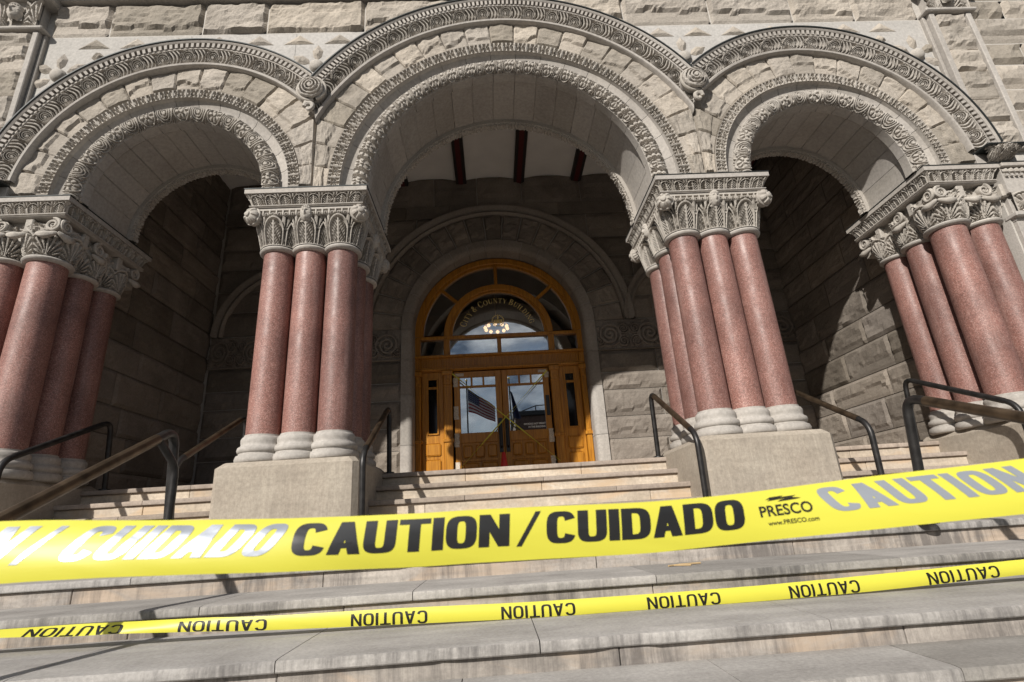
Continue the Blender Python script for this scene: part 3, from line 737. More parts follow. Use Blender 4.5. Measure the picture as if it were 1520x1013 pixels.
def abacus(parent, cx, cy, hx, hy, sides=(0, 1, 2, 3)):
    ab = MB().box(cx - hx + .11, cx + hx - .11, cy - hy + .11, cy + hy - .11, 3.46, 3.684).build('abacus', M['smooth'], parent)
    mb = MB(); rect_sweep(mb, cx, cy, hx, hy, [(.16, 3.448), (.062, 3.452), (.045, 3.464), (.06, 3.476), (.045, 3.486), (.045, 3.496), (.075, 3.498)], 1, 1, None, sides)
    mb.build('bead_moulding', M['smooth'], ab, 30)
    pr = dens([(.075, 3.50), (.06, 3.54), (.045, 3.585), (.018, 3.622)], 8)
    rect_sweep(MB(), cx, cy, hx, hy, pr, .165, 170, lambda u, v: .036 * pat_palm(u, v, 5) - .018, sides).build('leaf_band', M['carved'], ab, True)
    mb = MB(); rect_sweep(mb, cx, cy, hx, hy, [(.05, 3.622), (.0, 3.625), (.0, 3.676), (.004, 3.68)], 1, 1, None, sides); mb.build('top_fillet', M['smooth'], ab)
    MB().box(cx - hx - .006, cx + hx + .006, cy - hy - .006, cy + hy + .006, 3.6805, 3.689).build('lead_flashing', M['lead'], ab)
    return ab
BELL = [(.172, 2.985), (.205, 3.0), (.215, 3.015), (.205, 3.03), (.182, 3.036)]
def bell_profile(n=44):
    z = np.linspace(3.036, 3.385, n); t = (z - 3.036) / (3.385 - 3.036)
    return np.stack([.184 + .022 * np.sin(t * PI) + .065 * t ** 2.0, z], -1)
def column(parent, x, y, r=.168):
    k = r / .168
    c = MB().lathe([(r, .976), (r * 1.0, 1.4), (r * .985, 2.2), (r * .965, 2.985)], x, y, 40).build('shaft', M['granite'], parent, True)
    col = c
    return c
def colparts(parent, x, y, r=.168, style=0, k=0):
    sh = MB().lathe([(r * 1.0, .974), (r, 1.4), (r * .99, 2.2), (r * .965, 2.987)], x, y, 44).build('column', M['granite'], parent, True)
    q = r / .168
    MB().lathe([(rr * q, z) for rr, z in [(.15, 2.98), (.185, 2.983), (.203, 2.997), (.208, 3.012), (.2, 3.028), (.18, 3.036)]], x, y, 40).build('necking_ring', M['smooth'], sh, True)
    base = [(.12, .70), (.226, .70), (.243, .715), (.246, .745), (.236, .775), (.215, .783), (.213, .80), (.224, .806), (.232, .828), (.226, .855), (.205, .868), (.198, .885), (.203, .905), (.203, .935), (.192, .955), (.178, .962), (.176, .978), (.15, .98)]
    MB().lathe([(rr * q, z) for rr, z in base], x, y, 44).build('column_base', M['smooth'], sh, 50)
    pr = bell_profile(); pr = pr * np.array([q, 1.0])
    if style == 0:
        def dp(u, v):
            U = (u[:, None] * 6 + .0) % 1.0 + 0 * v[None, :]; V = v[None, :] + 0 * U
            big = pat_palm(U, V)
            return .05 * big - .03 + .02 * V ** 3
    else:
        def dp(u, v):
            U = (u[:, None] * 6 + .5) % 1.0 + 0 * v[None, :]; V = v[None, :] + 0 * U
            return .042 * np.maximum(pat_fan(U, V * 1.25, 22, 1.1), sst(.4, .6, fbm(u[:, None] * 70 + 0 * V, V * 14, 9, 2)) * .8) - .024
    MB().lathe(pr, x, y, 240, dp).build('leaf_bell', M['carved'], sh, True)
    return sh
def chamfer_block(x0, x1, y0, y1, z0, z1, c=.045):
    mb = MB(); ring = lambda i, z: [(x0 + c + i, y0 + i, z), (x1 - c - i, y0 + i, z), (x1 - i, y0 + c + i, z), (x1 - i, y1 - c - i, z), (x1 - c - i, y1 - i, z), (x0 + c + i, y1 - i, z), (x0 + i, y1 - c - i, z), (x0 + i, y0 + c + i, z)]
    P = np.array([ring(0, z0), ring(0, z1 - c), ring(c, z1)]).transpose(1, 0, 2)
    mb.grid(P, closeu=True); mb.add(ring(c, z1), [tuple(range(8))]); return mb
def volute_ball(parent, c, r, d):
    """corner ball: a leafy knob with a flower on its face looking along d"""
    d = Vector(d).normalized(); s = Vector((0, 0, 1)).cross(d).normalized(); u = d.cross(s)
    th = np.linspace(0, PI * .98, 34); ph = np.linspace(0, 2 * PI, 61); T, Pp = np.meshgrid(th, ph, indexing='ij')
    rad = r * (1 + .16 * pat_flower(.5 + T / (PI * .55) * .5 * np.cos(Pp), .5 + T / (PI * .55) * .5 * np.sin(Pp), 7) * (T < PI * .5) + .10 * sst(.5, .6, T / PI) * rib(Pp, 16))
    P = (np.array(c)[None, None] + (rad * np.cos(T))[..., None] * np.array(d) + (rad * np.sin(T) * np.cos(Pp))[..., None] * np.array(s) + (rad * np.sin(T) * np.sin(Pp))[..., None] * np.array(u))
    MB().grid(P, flip=True).build('corner_volute', M['carved'], parent, True)
def central_pier(cx, label):
    root = thing('column_pier', label, 'column pier', (cx, .727, -.03), 'clustered red column piers')
    cy = .727
    MBb = chamfer_block(cx - .668, cx + .668, .02, 1.434, -.20, .70, .05); MBb.build('plinth_block', M['plinth'], root)
    k = 0
    for i in (-1, 0, 1):
        for j in (-1, 0, 1):
            if i == 0 and j == 0: continue
            colparts(root, cx + i * .351, cy + j * .405, .168, 0, (i + j) % 2); k += 1
    core = MB().box(cx - .42, cx + .42, cy - .47, cy + .47, 3.0, 3.47).build('capital_core', M['carved'], root)
    mb = MB(); pr = dens([(.075, 3.36), (.066, 3.37), (.06, 3.38), (.06, 3.448)], 10)
    def fk(u, v):
        vv = np.clip((v - .34) / .64, 0, .999); return .02 * np.where(v > .34, pat_key(u, vv), .6 + .4 * np.cos(u * 2 * PI * 5)) - .01
    rect_sweep(mb, cx, cy, .668, .727, pr, .078, 330, fk).build('greek_key_frieze', M['carved'], core, 30)
    for sx in (-1, 1):
        for sy in (-1, 1):
            volute_ball(core, (cx + sx * .575, cy + sy * .635, 3.375), .092, (sx * .5, sy * 1.0 if abs(sy) else 0, 0) if True else 0)
    face_mask((cx, .075, 3.385), .066, .098, core, (0, -1, 0))
    face_mask((cx + .59, cy, 3.385), .066, .098, core, (1, 0, 0)); face_mask((cx - .59, cy, 3.385), .066, .098, core, (-1, 0, 0))
    abacus(root, cx, cy, .668, .727)
    return root
central_pier(-2.308, 'cluster of red granite columns left of the entrance doors, smooth faced mask on capital')
central_pier(2.308, 'cluster of red granite columns right of the entrance doors, bearded mask on capital')
def spiral_pts(c, d, up_, r0, turns, n, sgn):
    pts = []
    for i in range(n):
        t = i / (n - 1); a = PI / 2 + sgn * turns * 2 * PI * t; r = r0 * (1 - t) ** .9 + .004
        pts.append(Vector(c) + Vector(d) * (r * math.cos(a)) + Vector((0, 0, 1)) * (r * math.sin(a)))
    return pts
def end_pier(sx):
    root = thing('end_column_pier', 'red granite columns with scroll capitals at ' + ('far left of left archway' if sx < 0 else 'far right of right archway'), 'column pier', (sx * 5.3, .7, -.03), 'clustered red column piers')
    xa = lambda v: sx * v
    lo, hi = sorted((xa(4.955), xa(5.9)))
    chamfer_block(lo, hi, .02, 1.47, -.20, .70, .05).build('plinth_block', M['plinth'], root)
    cols = [(5.18, .33, .188), (5.60, .32, .17), (5.165, .73, .17), (5.15, 1.11, .165)]
    for x, y, r in cols: colparts(root, xa(x), y, r, 1)
    lo, hi = sorted((xa(5.30), xa(5.9)))
    core = MB().box(lo, hi, .47, 1.45, .70, 3.47).build('pier_core', M['smooth'], root)
    lo, hi = sorted((xa(5.0), xa(5.9)))
    MB().box(lo, hi, .16, 1.42, 3.20, 3.47).build('capital_core', M['carved'], root)
    lo, hi = sorted((xa(4.843), xa(5.775)))
    abacus(root, (lo + hi) / 2, .727, (hi - lo) / 2, .727, (0, 3) if sx > 0 else (0, 1))
    # volutes: pairs of scrolls on the visible faces, swags under them, square block between
    def volute(c, d, nrm, sg):
        nv = Vector(nrm); c = Vector(c)
        h = MB().tube([p + nv * .035 for p in spiral_pts(c, d, None, .075, 2.0, 44, sg)], [.021 * (1 - i / 60) for i in range(44)], 7)
        h.tube([c - nv * .10, c + nv * .025], .072, 18)
        h.build('scroll_volute', M['carved'], root, 50)
    def swag(a, b, nrm):
        a, b, nv = Vector(a), Vector(b), Vector(nrm); pts = []; rad = []
        for i in range(15):
            t = i / 14; pts.append(a.lerp(b, t) + nv * (.03 + .03 * math.sin(PI * t)) - Vector((0, 0, .035 * math.sin(PI * t)))); rad.append(.012 + .03 * math.sin(PI * t) ** .7 * (.75 + .25 * abs(math.cos(2 * PI * t))))
        MB().tube(pts, rad, 10).build('swag', M['carved'], root, True)
    fr = (0, -1, 0); sd = (-sx, 0, 0)
    for x, y in ((5.04, .12), (5.37, .12), (5.47, .12), (5.75, .12)):
        pass
    dx = (1, 0, 0); dy = (0, 1, 0)
    for x, sg in ((5.02, 1), (5.56, -1)):
        volute((xa(x), .115, 3.372), (sx, 0, 0), fr, sg); swag((xa(x - .06), .12, 3.275), (xa(x + .16), .12, 3.275), fr)
    swag((xa(5.28), .12, 3.275), (xa(5.48), .12, 3.275), fr)
    for y, sg in ((.16, 1), (.66, 1), (1.31, -1)):
        volute((xa(4.965), y, 3.372), (0, 1, 0), sd, sg); swag((xa(4.975), y - .08, 3.275), (xa(4.975), y + .14, 3.275), sd)
    for x in (5.27, 5.80): MB().bbox(*sorted((xa(x - .045), xa(x + .045))), .07, .2, 3.28, 3.45, .012).build('square_boss', M['carved'], root)
    for y in (.44, 1.02): MB().bbox(*sorted((xa(4.92), xa(5.05))), y - .045, y + .045, 3.28, 3.45, .012).build('square_boss', M['carved'], root)
    # rope and entablature continuing over the wall
    lo, hi = sorted((xa(5.79), xa(9.0)))
    en = MB().box(lo, hi, .03, 1.4, 3.30, 3.684).build('wall_entablature', M['smooth'], root)
    rect_sweep(MB(), (lo + hi) / 2, .727, (hi - lo) / 2, .72, dens([(.03, 3.555), (.005, 3.575), (.005, 3.60), (.02, 3.62)], 5), .07, 240, lambda u, v: .018 * rib((u + v * .5) * 2 * PI, 1), (0,)).build('rope_band', M['carved'], en, True)
    mb = MB()
    for k in range(28): mb.box(xa(5.83 + k * .06) - .015, xa(5.83 + k * .06) + .015, .0, .03, 3.51, 3.54)
    o = mb.build('dentil_band', M['smooth'], en); o['kind'] = 'stuff'
    MB().bbox(lo, hi, -.02, 1.4, 3.632, 3.683, .006).build('top_fillet', M['smooth'], en)
    MB().bbox(lo, hi, -.026, 1.4, 3.6845, 3.692, .001).build('lead_flashing', M['lead'], en)
    rect_sweep(MB(), (lo + hi) / 2, .727, (hi - lo) / 2, .72, dens([(.05, 3.06), (.045, 3.2), (.015, 3.30)], 9), .3, 130, lambda u, v: .04 * pat_fan(u, v, 22) - .02, (0,)).build('leaf_band', M['carved'], en, True)
    MB().bbox(lo, hi, .04, .2, 3.0, 3.06, .012).build('neck_moulding', M['smooth'], en)
for s in (-1, 1): end_pier(s)

# ------------------------------------------------------------------ porch interior
XW, YB, XD = 5.36, 3.30, -0.17
LZ = .632
def side_wall(sx):
    root = thing('porch_side_wall', 'dark rock faced ashlar wall at ' + ('left end of the porch' if sx < 0 else 'right end of the porch, partly sunlit'), 'wall', (sx * XW, 2.4, LZ), 'end walls of the porch')
    lo, hi = sorted((sx * (XW + .03), sx * 9.0))
    MB().box(lo, hi, 1.44, 5.5, .0, 8.6).build('wall_core', M['mortar'], root)
    z = LZ - .1; k = 0
    hs = [.42, .46, .38, .46, .40, .44, .46, .42, .38, .36, .40, .36, .4, .4, .4, .4]
    while z < 6.8:
        h = hs[k % 16]; ys = [1.43, 1.43 + (.5, .9, .7)[k % 3], 1.43 + (1.5, 1.85, 2.0)[k % 3], 4.10]
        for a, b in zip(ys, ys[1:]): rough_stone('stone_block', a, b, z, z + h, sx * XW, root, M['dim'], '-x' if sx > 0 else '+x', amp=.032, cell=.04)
        z += h; k += 1
for s in (-1, 1): side_wall(s)
# back wall and doors, placed from image coordinates, then scaled about the camera position
class Scale:
    k = 1.0; x0 = -0.17; x1 = -0.1517; y0 = 3.30; y1 = 4.05
def scale_about_camera(V):
    V = V.copy(); V[:, 0] = Scale.x1 + (V[:, 0] - Scale.x0) * Scale.k; V[:, 1] = Scale.y1 + (V[:, 1] - Scale.y0) * Scale.k; V[:, 2] = V[:, 2] * Scale.k
    return V
Scale.k = 1.0895; LZ = .632 / Scale.k
bw = thing('porch_back_wall', 'shaded rock faced wall around the entrance doors with carved frieze', 'wall', (XD, YB, LZ))
RD = 1.44; ZS = 3.17
BA = [(XD, ZS, 1.66, 2.14, 2.32), (XD - 3.43, ZS, .95, 1.12, 1.29), (XD + 3.43, ZS, .95, 1.12, 1.29)]
def back_core():
    xs = np.linspace(-5.0, 5.0, 401)
    z0 = np.full_like(xs, LZ - .05); q = np.abs(xs - XD) < 1.5; z0[q] = ZS + np.sqrt(np.maximum(1.5 ** 2 - (xs[q] - XD) ** 2, 0))
    P = np.stack([np.stack([xs, 0 * xs + YB + .012, z0], -1), np.stack([xs, 0 * xs + YB + .012, 0 * xs + 6.6], -1)], 1)
    P2 = P.copy(); P2[..., 1] = YB + .75
    return MB().grid(P).grid(P2, flip=True)
back_core().build('wall_core', M['mortar'], bw)
def outside_back(x0, x1, z0, z1):
    return [(x0, x1)]
# lower courses right and left of the door jambs
lowz = [LZ - .03, 1.17, 1.525, 1.967, 2.262, 2.63]
for k, (z0, z1) in enumerate(zip(lowz, lowz[1:])):
    for sx in (-1, 1):
        xs = [1.63, 2.6 + .35 * (k % 2), 3.6 + .3 * ((k + 1) % 2), 5.1]
        for a, b in zip(xs, xs[1:]):
            l, r = (XD + a, XD + b) if sx > 0 else (XD - b, XD - a)
            l, r = max(l, -4.9), min(r, 4.9)
            if r - l < .1: continue
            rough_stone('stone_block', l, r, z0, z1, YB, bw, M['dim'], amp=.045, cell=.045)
# jamb stones: rounded edge, then the arch ring over them
for sx in (-1, 1):
    for z0, z1 in ((LZ - .03, 1.25), (1.25, 2.05), (2.05, 2.64), (2.64, ZS)):
        t = np.radians(np.linspace(0, 90, 8)); pts = [(1.63, YB + .03), (1.63, YB - .04)] + [(1.53 - .09 * math.sin(x), YB + .05 - .09 * math.cos(x)) for x in t] + [(1.44, YB + .42)]
        P = np.array([[(XD + sx * px, py, z) for px, py in pts] for z in (z0 + .003, z1 - .003)])
        MB().grid(P, flip=(sx > 0)).build('jamb_stone', M['dim_smooth'] if z0 > 2.0 else M['smooth'], bw, True)  # upper jambs use the shade-coloured copy, sunlit lower ones the pale stone
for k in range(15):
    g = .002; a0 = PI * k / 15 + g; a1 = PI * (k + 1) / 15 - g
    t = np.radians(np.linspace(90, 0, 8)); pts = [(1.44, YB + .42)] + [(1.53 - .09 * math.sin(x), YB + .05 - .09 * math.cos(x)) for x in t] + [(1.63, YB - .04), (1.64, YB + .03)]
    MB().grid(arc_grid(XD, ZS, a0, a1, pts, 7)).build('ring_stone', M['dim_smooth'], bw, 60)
for k in range(19):
    a0 = PI * k / 19 + .004; a1 = PI * (k + 1) / 19 - .004
    A, T = np.meshgrid(np.linspace(a1, a0, 11), np.linspace(0, 1, 13), indexing='ij'); r = 1.645 + T * .50
    d = rockface((A - a0) / (a1 - a0), T, .3, .5, .05, .025)
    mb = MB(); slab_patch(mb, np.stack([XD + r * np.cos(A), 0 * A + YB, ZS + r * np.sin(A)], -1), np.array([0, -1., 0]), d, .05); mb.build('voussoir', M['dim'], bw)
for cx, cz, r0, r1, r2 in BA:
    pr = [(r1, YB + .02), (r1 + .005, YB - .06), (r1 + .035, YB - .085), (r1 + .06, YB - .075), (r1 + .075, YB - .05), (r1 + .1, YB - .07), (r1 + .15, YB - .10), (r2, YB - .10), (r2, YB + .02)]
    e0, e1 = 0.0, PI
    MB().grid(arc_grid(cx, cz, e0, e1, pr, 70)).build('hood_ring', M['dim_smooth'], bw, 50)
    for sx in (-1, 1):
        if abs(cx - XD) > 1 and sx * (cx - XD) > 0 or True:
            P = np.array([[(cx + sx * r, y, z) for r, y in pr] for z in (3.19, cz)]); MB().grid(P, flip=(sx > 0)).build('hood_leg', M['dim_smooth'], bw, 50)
# frieze
for a, b in ((1.64, 2.75), (2.75, 3.86), (3.86, 5.08)):
    for sx in (-1, 1):
        l, r = (XD + a, XD + b) if sx > 0 else (XD - b, XD - a)
        l, r = max(l, -4.9), min(r, 4.9)
        if r - l < .1: continue
        U, V = np.meshgrid(np.linspace(0, 1, 150), np.linspace(0, 1, 64), indexing='ij')
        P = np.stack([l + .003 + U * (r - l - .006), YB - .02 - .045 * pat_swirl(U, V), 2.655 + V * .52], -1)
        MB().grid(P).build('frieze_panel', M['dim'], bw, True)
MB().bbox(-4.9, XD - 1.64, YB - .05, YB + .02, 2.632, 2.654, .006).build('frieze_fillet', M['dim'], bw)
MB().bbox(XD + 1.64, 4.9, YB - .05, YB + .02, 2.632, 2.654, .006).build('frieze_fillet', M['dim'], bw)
# upper courses: clip to outside of the central hood
def bl(x):
    q = np.abs(x - XD) < 2.2; return np.where(q, ZS + np.sqrt(np.maximum(2.2 ** 2 - (x - XD) ** 2, 0)), 0)
uz = [3.19, 3.62, 4.0, 4.42, 4.8, 5.28, 5.54, 6.15]
for k, (z0, z1) in enumerate(zip(uz, uz[1:])):
    xs = [-4.9]; 
    while xs[-1] < 4.9 - .7: xs.append(xs[-1] + rng.uniform(.75, 1.25))
    xs.append(4.9)
    for a, b in zip(xs, xs[1:]):
        t = np.linspace(a, b, 9)
        if (bl(t) > z1 - .05).all(): continue
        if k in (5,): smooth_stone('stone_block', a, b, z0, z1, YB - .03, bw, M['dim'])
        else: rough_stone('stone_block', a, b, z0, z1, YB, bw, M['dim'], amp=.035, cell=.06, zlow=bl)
# ceiling
SK = Scale.k; Scale.k = 1.0
ce = thing('porch_ceiling', 'white plaster vaulted ceiling with dark painted beams inside the porch', 'ceiling', (0, 2.6, 6.6))
bx = [-.751 + 1.166 * k for k in range(-4, 6)]
for a, b in zip(bx, bx[1:]):
    t = np.linspace(0, 1, 17); X = a + (b - a) * t; zc = 6.60 + .11 * np.sin(PI * t)
    P = np.array([[(x, y, z) for x, z in zip(X, zc)] for y in (1.0, 4.2)]); MB().grid(P, flip=True).build('vault_panel', M['plaster'], ce, True)
for x in bx:
    if abs(x) > 5.35: continue
    bo = MB().bbox(x - .10, x + .11, 1.0, 4.12, 6.53, 6.75, .01).build('ceiling_beam', M['beam_black'], ce)
    MB().box(x - .042, x + .046, 1.0, 4.12, 6.524, 6.5295).build('red_stripe', M['beam_red'], bo)
MB().box(-5.6, 5.6, .9, 5.6, 6.80, 7.0).build('roof_slab', M['plaster'], ce)
# small fixture on ceiling
fx = thing('ceiling_fixture', 'small dark camera fixture hanging under the ceiling right of the middle beam', 'fixture', (.75, 1.35, 6.5))
MB().bbox(.68, .80, 1.30, 1.36, 5.72, 5.76, .01).tube([(.74, 1.33, 5.76), (.74, 1.33, 6.65)], .012, 8).tube([(.80, 1.33, 5.74), (.86, 1.33, 5.72), (.93, 1.33, 5.73)], .012, 8).build('bracket', M['black'], fx)

# ------------------------------------------------------------------ entrance door screen
YD = 3.62; Scale.k = SK
dr = thing('entrance_doors', 'golden oak entrance doors with arched fanlight and glass panes', 'door', (XD, YD, LZ))
FZ = 3.13
def frame_arc(r0, r1, y0, y1, a0, a1, n=48):
    b = .012
    pr = [(r0, y1), (r0, y0 + b), (r0 + b, y0), (r1 - b, y0), (r1, y0 + b), (r1, y1)]
    return arc_grid(XD, FZ, a0, a1, pr, n)
o = MB().grid(frame_arc(1.35, 1.46, YD - .06, YD + .1, 0, PI)).grid(frame_arc(1.30, 1.36, YD - .02, YD + .08, 0, PI)).build('fanlight_frame', M['wood'], dr, 40)
MB().grid(frame_arc(.84, .95, YD - .05, YD + .08, 0, PI)).grid(frame_arc(.80, .85, YD - .015, YD + .07, 0, PI)).build('inner_arch_frame', M['wood'], dr, 40)
for ang in (42, 90, 138):
    mb = MB().bbox(.94, 1.36, YD - .035, YD + .06, -.028, .028, .01)
    ca_, sa_ = math.cos(math.radians(ang)), math.sin(math.radians(ang)); q_ = mb.v[0]
    mb.v[0] = np.stack([XD + q_[:, 0] * ca_ - q_[:, 2] * sa_, q_[:, 1], FZ + q_[:, 0] * sa_ + q_[:, 2] * ca_], -1)
    mb.build('glazing_bar', M['wood'], dr)
def bar(name, x0, x1, z0, z1, y0=YD - .05, y1=YD + .08, c=.01, mat='wood', parent=None): return MB().bbox(XD + x0, XD + x1, y0, y1, z0, z1, c).build(name, M[mat], parent or dr)
bar('spring_bar', -1.36, 1.36, 3.075, 3.135, YD - .045)
bar('frame_post', -1.46, -1.35, LZ, 3.13, YD - .06); bar('frame_post', 1.35, 1.46, LZ, 3.13, YD - .06)
bar('mullion', -.955, -.85, 2.76, 3.075, YD - .055); bar('mullion', .85, .955, 2.76, 3.075, YD - .055); bar('mullion', -.035, .035, 2.76, 3.075, YD - .03)
tr = bar('transom_beam', -1.35, 1.35, 2.50, 2.76, YD - .05)
bar('transom_cap', -1.47, 1.47, 2.735, 2.775, YD - .11, parent=tr); bar('transom_fillet', -1.45, 1.45, 2.51, 2.545, YD - .085, parent=tr)
mb = MB()
for k in range(96): mb.box(XD - 1.33 + k * .0278, XD - 1.33 + k * .0278 + .014, YD - .068, YD - .045, 2.58, 2.69)
o = mb.build('fluted_frieze', M['wood'], tr); o['kind'] = 'stuff'
# panes of the fanlight
def pane_sector(r0, r1, a0, a1):
    a = np.linspace(math.radians(a0), math.radians(a1), 20)
    P = np.stack([np.stack([XD + r * np.cos(a), 0 * a + YD + .02, FZ + r * np.sin(a)], -1) for r in (r0, r1)], 1)
    return MB().grid(P, flip=True)
for a0, a1 in ((2, 41), (43, 89), (91, 137), (139, 178)): pane_sector(.94, 1.32, a0, a1).build('glass_pane', M['glass'], dr)
ip = pane_sector(.0, .82, 2, 178).build('glass_pane', M['glass'], dr)
for a, b in ((-1.34, -.95), (-.85, -.03), (.03, .85), (.95, 1.34)):
    MB().box(XD + a, XD + b, YD + .018, YD + .024, 2.765, 3.07).build('glass_pane', M['glass'], dr)
# pilasters
def oak_pilaster(x, w):
    p = bar('oak_pilaster', x - w, x + w, LZ, 2.50, YD - .085)
    bar('pilaster_capital', x - w - .02, x + w + .02, 2.42, 2.50, YD - .11, parent=p); bar('pilaster_rosette', x - .03, x + .03, 2.30, 2.36, YD - .10, parent=p)
    bar('pilaster_neck', x - w - .01, x + w + .01, 2.24, 2.26, YD - .097, parent=p)
    bar('pilaster_band', x - w - .02, x + w + .02, 1.30, 1.36, YD - .105, parent=p); bar('pilaster_foot', x - w - .015, x + w + .015, LZ, .78, YD - .10, parent=p)
    for k in (-1, 0, 1): bar('flute', x + k * w * .5 - .008, x + k * w * .5 + .008, 1.40, 2.22, YD - .092, YD - .084, .002, parent=p)
for x, w in ((-.90, .07), (.90, .07), (-1.39, .045), (1.39, .045)): oak_pilaster(x, w)
# side panels with narrow lights
for s in (-1, 1):
    pn = bar('side_panel', s * 1.155 - .185, s * 1.155 + .185, LZ, 2.50, YD - .015, YD + .0)
    x = s * 1.155
    for z0, z1 in ((2.24, 2.36), (1.46, 2.20)):
        MB().box(XD + x - .07, XD + x + .07, YD - .022, YD - .0165, z0, z1).build('narrow_light', M['glass_dark'] if 'glass_dark' in M else M['black'], pn)
        for a, b, c, d in ((-.095, -.07, z0 - .02, z1 + .02), (.07, .095, z0 - .02, z1 + .02)): bar('light_bead', x + a, x + b, c, d, YD - .04, YD - .015, .004, parent=pn)
        for c, d in ((z0 - .025, z0), (z1, z1 + .025)): bar('light_bead', x - .07, x + .07, c, d, YD - .036, YD - .015, .004, parent=pn)
    for z0, z1 in ((1.10, 1.30), (.80, 1.04), (.66, .75)):
        bar('raised_panel', x - .12, x + .12, z0, z1, YD - .035, YD - .014, .018, parent=pn)
# two leaves
def leaf(s):
    x0, x1 = (-.80, -.004) if s < 0 else (.004, .80)
    lf = thing_part('door_leaf', dr)
    st = .10
    bar('stile', x0, x0 + st, LZ + .01, 2.48, YD - .03, YD + .02, .006, parent=lf); bar('stile', x1 - st, x1, LZ + .01, 2.48, YD - .03, YD + .02, .006, parent=lf)
    xa, xb = x0 + st, x1 - st
    for z0, z1 in ((2.38, 2.48), (2.20, 2.235), (1.28, 1.44), (.64, .70)): bar('rail', xa, xb, z0, z1, YD - .028, YD + .02, .006, parent=lf)
    w = (xb - xa)
    for k in (1, 2): bar('glazing_bar', xa + w * k / 3 - .016, xa + w * k / 3 + .016, 2.235, 2.38, YD - .024, YD + .02, .005, parent=lf)
    for k in range(3): MB().box(XD + xa + w * k / 3 + (.016 if k else 0), XD + xa + w * (k + 1) / 3 - (.016 if k < 2 else 0), YD - .002, YD + .004, 2.236, 2.379).build('glass_pane', M['glass'], lf)
    MB().box(XD + xa, XD + xb, YD - .002, YD + .004, 1.442, 2.198).build('glass_pane', M['glass'], lf)
    MB().box(XD + xa, XD + xb, YD - .008, YD + .01, .70, 1.28).build('backing', M['wood'], lf)
    for z0, z1, xs in ((1.03, 1.25, 3), (.73, .97, 2)):
        for k in range(xs): bar('raised_panel', xa + w * k / xs + .025, xa + w * (k + 1) / xs - .025, z0 + .01, z1 - .01, YD - .034, YD - .006, .02, parent=lf)
    for z in (1.00,): bar('rail', xa, xb, z - .02, z + .02, YD - .027, YD, .005, parent=lf)
    hx = -.055 if s < 0 else .055
    h = MB().bbox(XD + hx - .032, XD + hx + .032, YD - .042, YD - .031, 1.10, 1.66, .004).tube([(XD + hx, YD - .04, 1.18), (XD + hx, YD - .10, 1.2), (XD + hx, YD - .10, 1.55), (XD + hx, YD - .04, 1.57)], .018, 8)
    h.build('door_handle', M['black'], lf)
    xo = x0 + .03 if s < 0 else x1 - .03
    pts = ((2.30, .16), (1.78, .22), (1.33, .22), (.90, .16)) if s < 0 else ((2.36, .1), (1.33, .22), (.93, .14))
    for z, hh in pts:
        n = 7; q = np.linspace(0, 1, n); mb = MB()
        lx = -.032 - .012 * RS.rand(n); rx = .030 + .016 * RS.rand(n)
        P = np.array([[(XD + xo + lx[i], YD - .0325, z - hh / 2 + hh * q[i]), (XD + xo + rx[i], YD - .0325, z - hh / 2 + hh * q[i])] for i in range(n)]).transpose(1, 0, 2)
        mb.grid(P); mb.build('worn_patch', M['patch'], lf)
    zt = 2.40; mb = MB().box(XD + min(xo, xo - s * .14), XD + max(xo, xo - s * .14), YD - .0335, YD - .0308, zt, zt + .05); mb.build('worn_patch', M['patch'], lf)
    if s > 0:
        MB().bbox(XD + x1 - .075, XD + x1 - .015, YD - .045, YD - .031, 1.66, 2.0, .004).build('lock_plate', M['black'], lf)
    return lf
def thing_part(name, parent):
    o = bpy.data.objects.new(name, None); COL.objects.link(o); o.parent = parent; o.matrix_parent_inverse = Matrix.Translation(-Vector(ORIG.get(parent.name, (0, 0, 0)))); return o
def gd():
    m, n, b = newmat('dark_glass'); b.inputs['Base Color'].default_value = (.004, .004, .004, 1); b.inputs['Roughness'].default_value = 0.06; b.inputs['Specular IOR Level'].default_value = .3; return m
M['glass_dark'] = gd()
for o in [x for x in bpy.data.objects if x.name.startswith('narrow_light')]:
    o.data.materials.clear(); o.data.materials.append(M['glass_dark'])
lfL = leaf(-1); lfR = leaf(1)
# lettering
def font_mesh(txt, size, offset=0.0, spacing=1.0):
    cu = bpy.data.curves.new('t', 'FONT'); cu.body = txt; cu.size = size; cu.align_x = 'CENTER'; cu.offset = offset; cu.space_character = spacing; cu.resolution_u = 3
    ob = bpy.data.objects.new('t', cu); COL.objects.link(ob)
    dg = bpy.context.evaluated_depsgraph_get(); me = bpy.data.meshes.new_from_object(ob.evaluated_get(dg))
    V = np.array([v.co[:] for v in me.vertices]).reshape(-1, 3); Fc = [tuple(p.vertices) for p in me.polygons]
    bpy.data.objects.remove(ob); bpy.data.curves.remove(cu); bpy.data.meshes.remove(me); return V, Fc
mb = MB()
for k, t in enumerate(('SMOKING NOT PERMITTED', 'IN THIS BUILDING')):
    V, Fc = font_mesh(t, .042, .0012); mb.add(np.stack([XD + .545 + V[:, 0] * .82, 0 * V[:, 0] + YD - .004, 1.525 - k * .05 + V[:, 1]], -1), Fc)
mb.build('door_notice_lettering', M['white'], lfR)
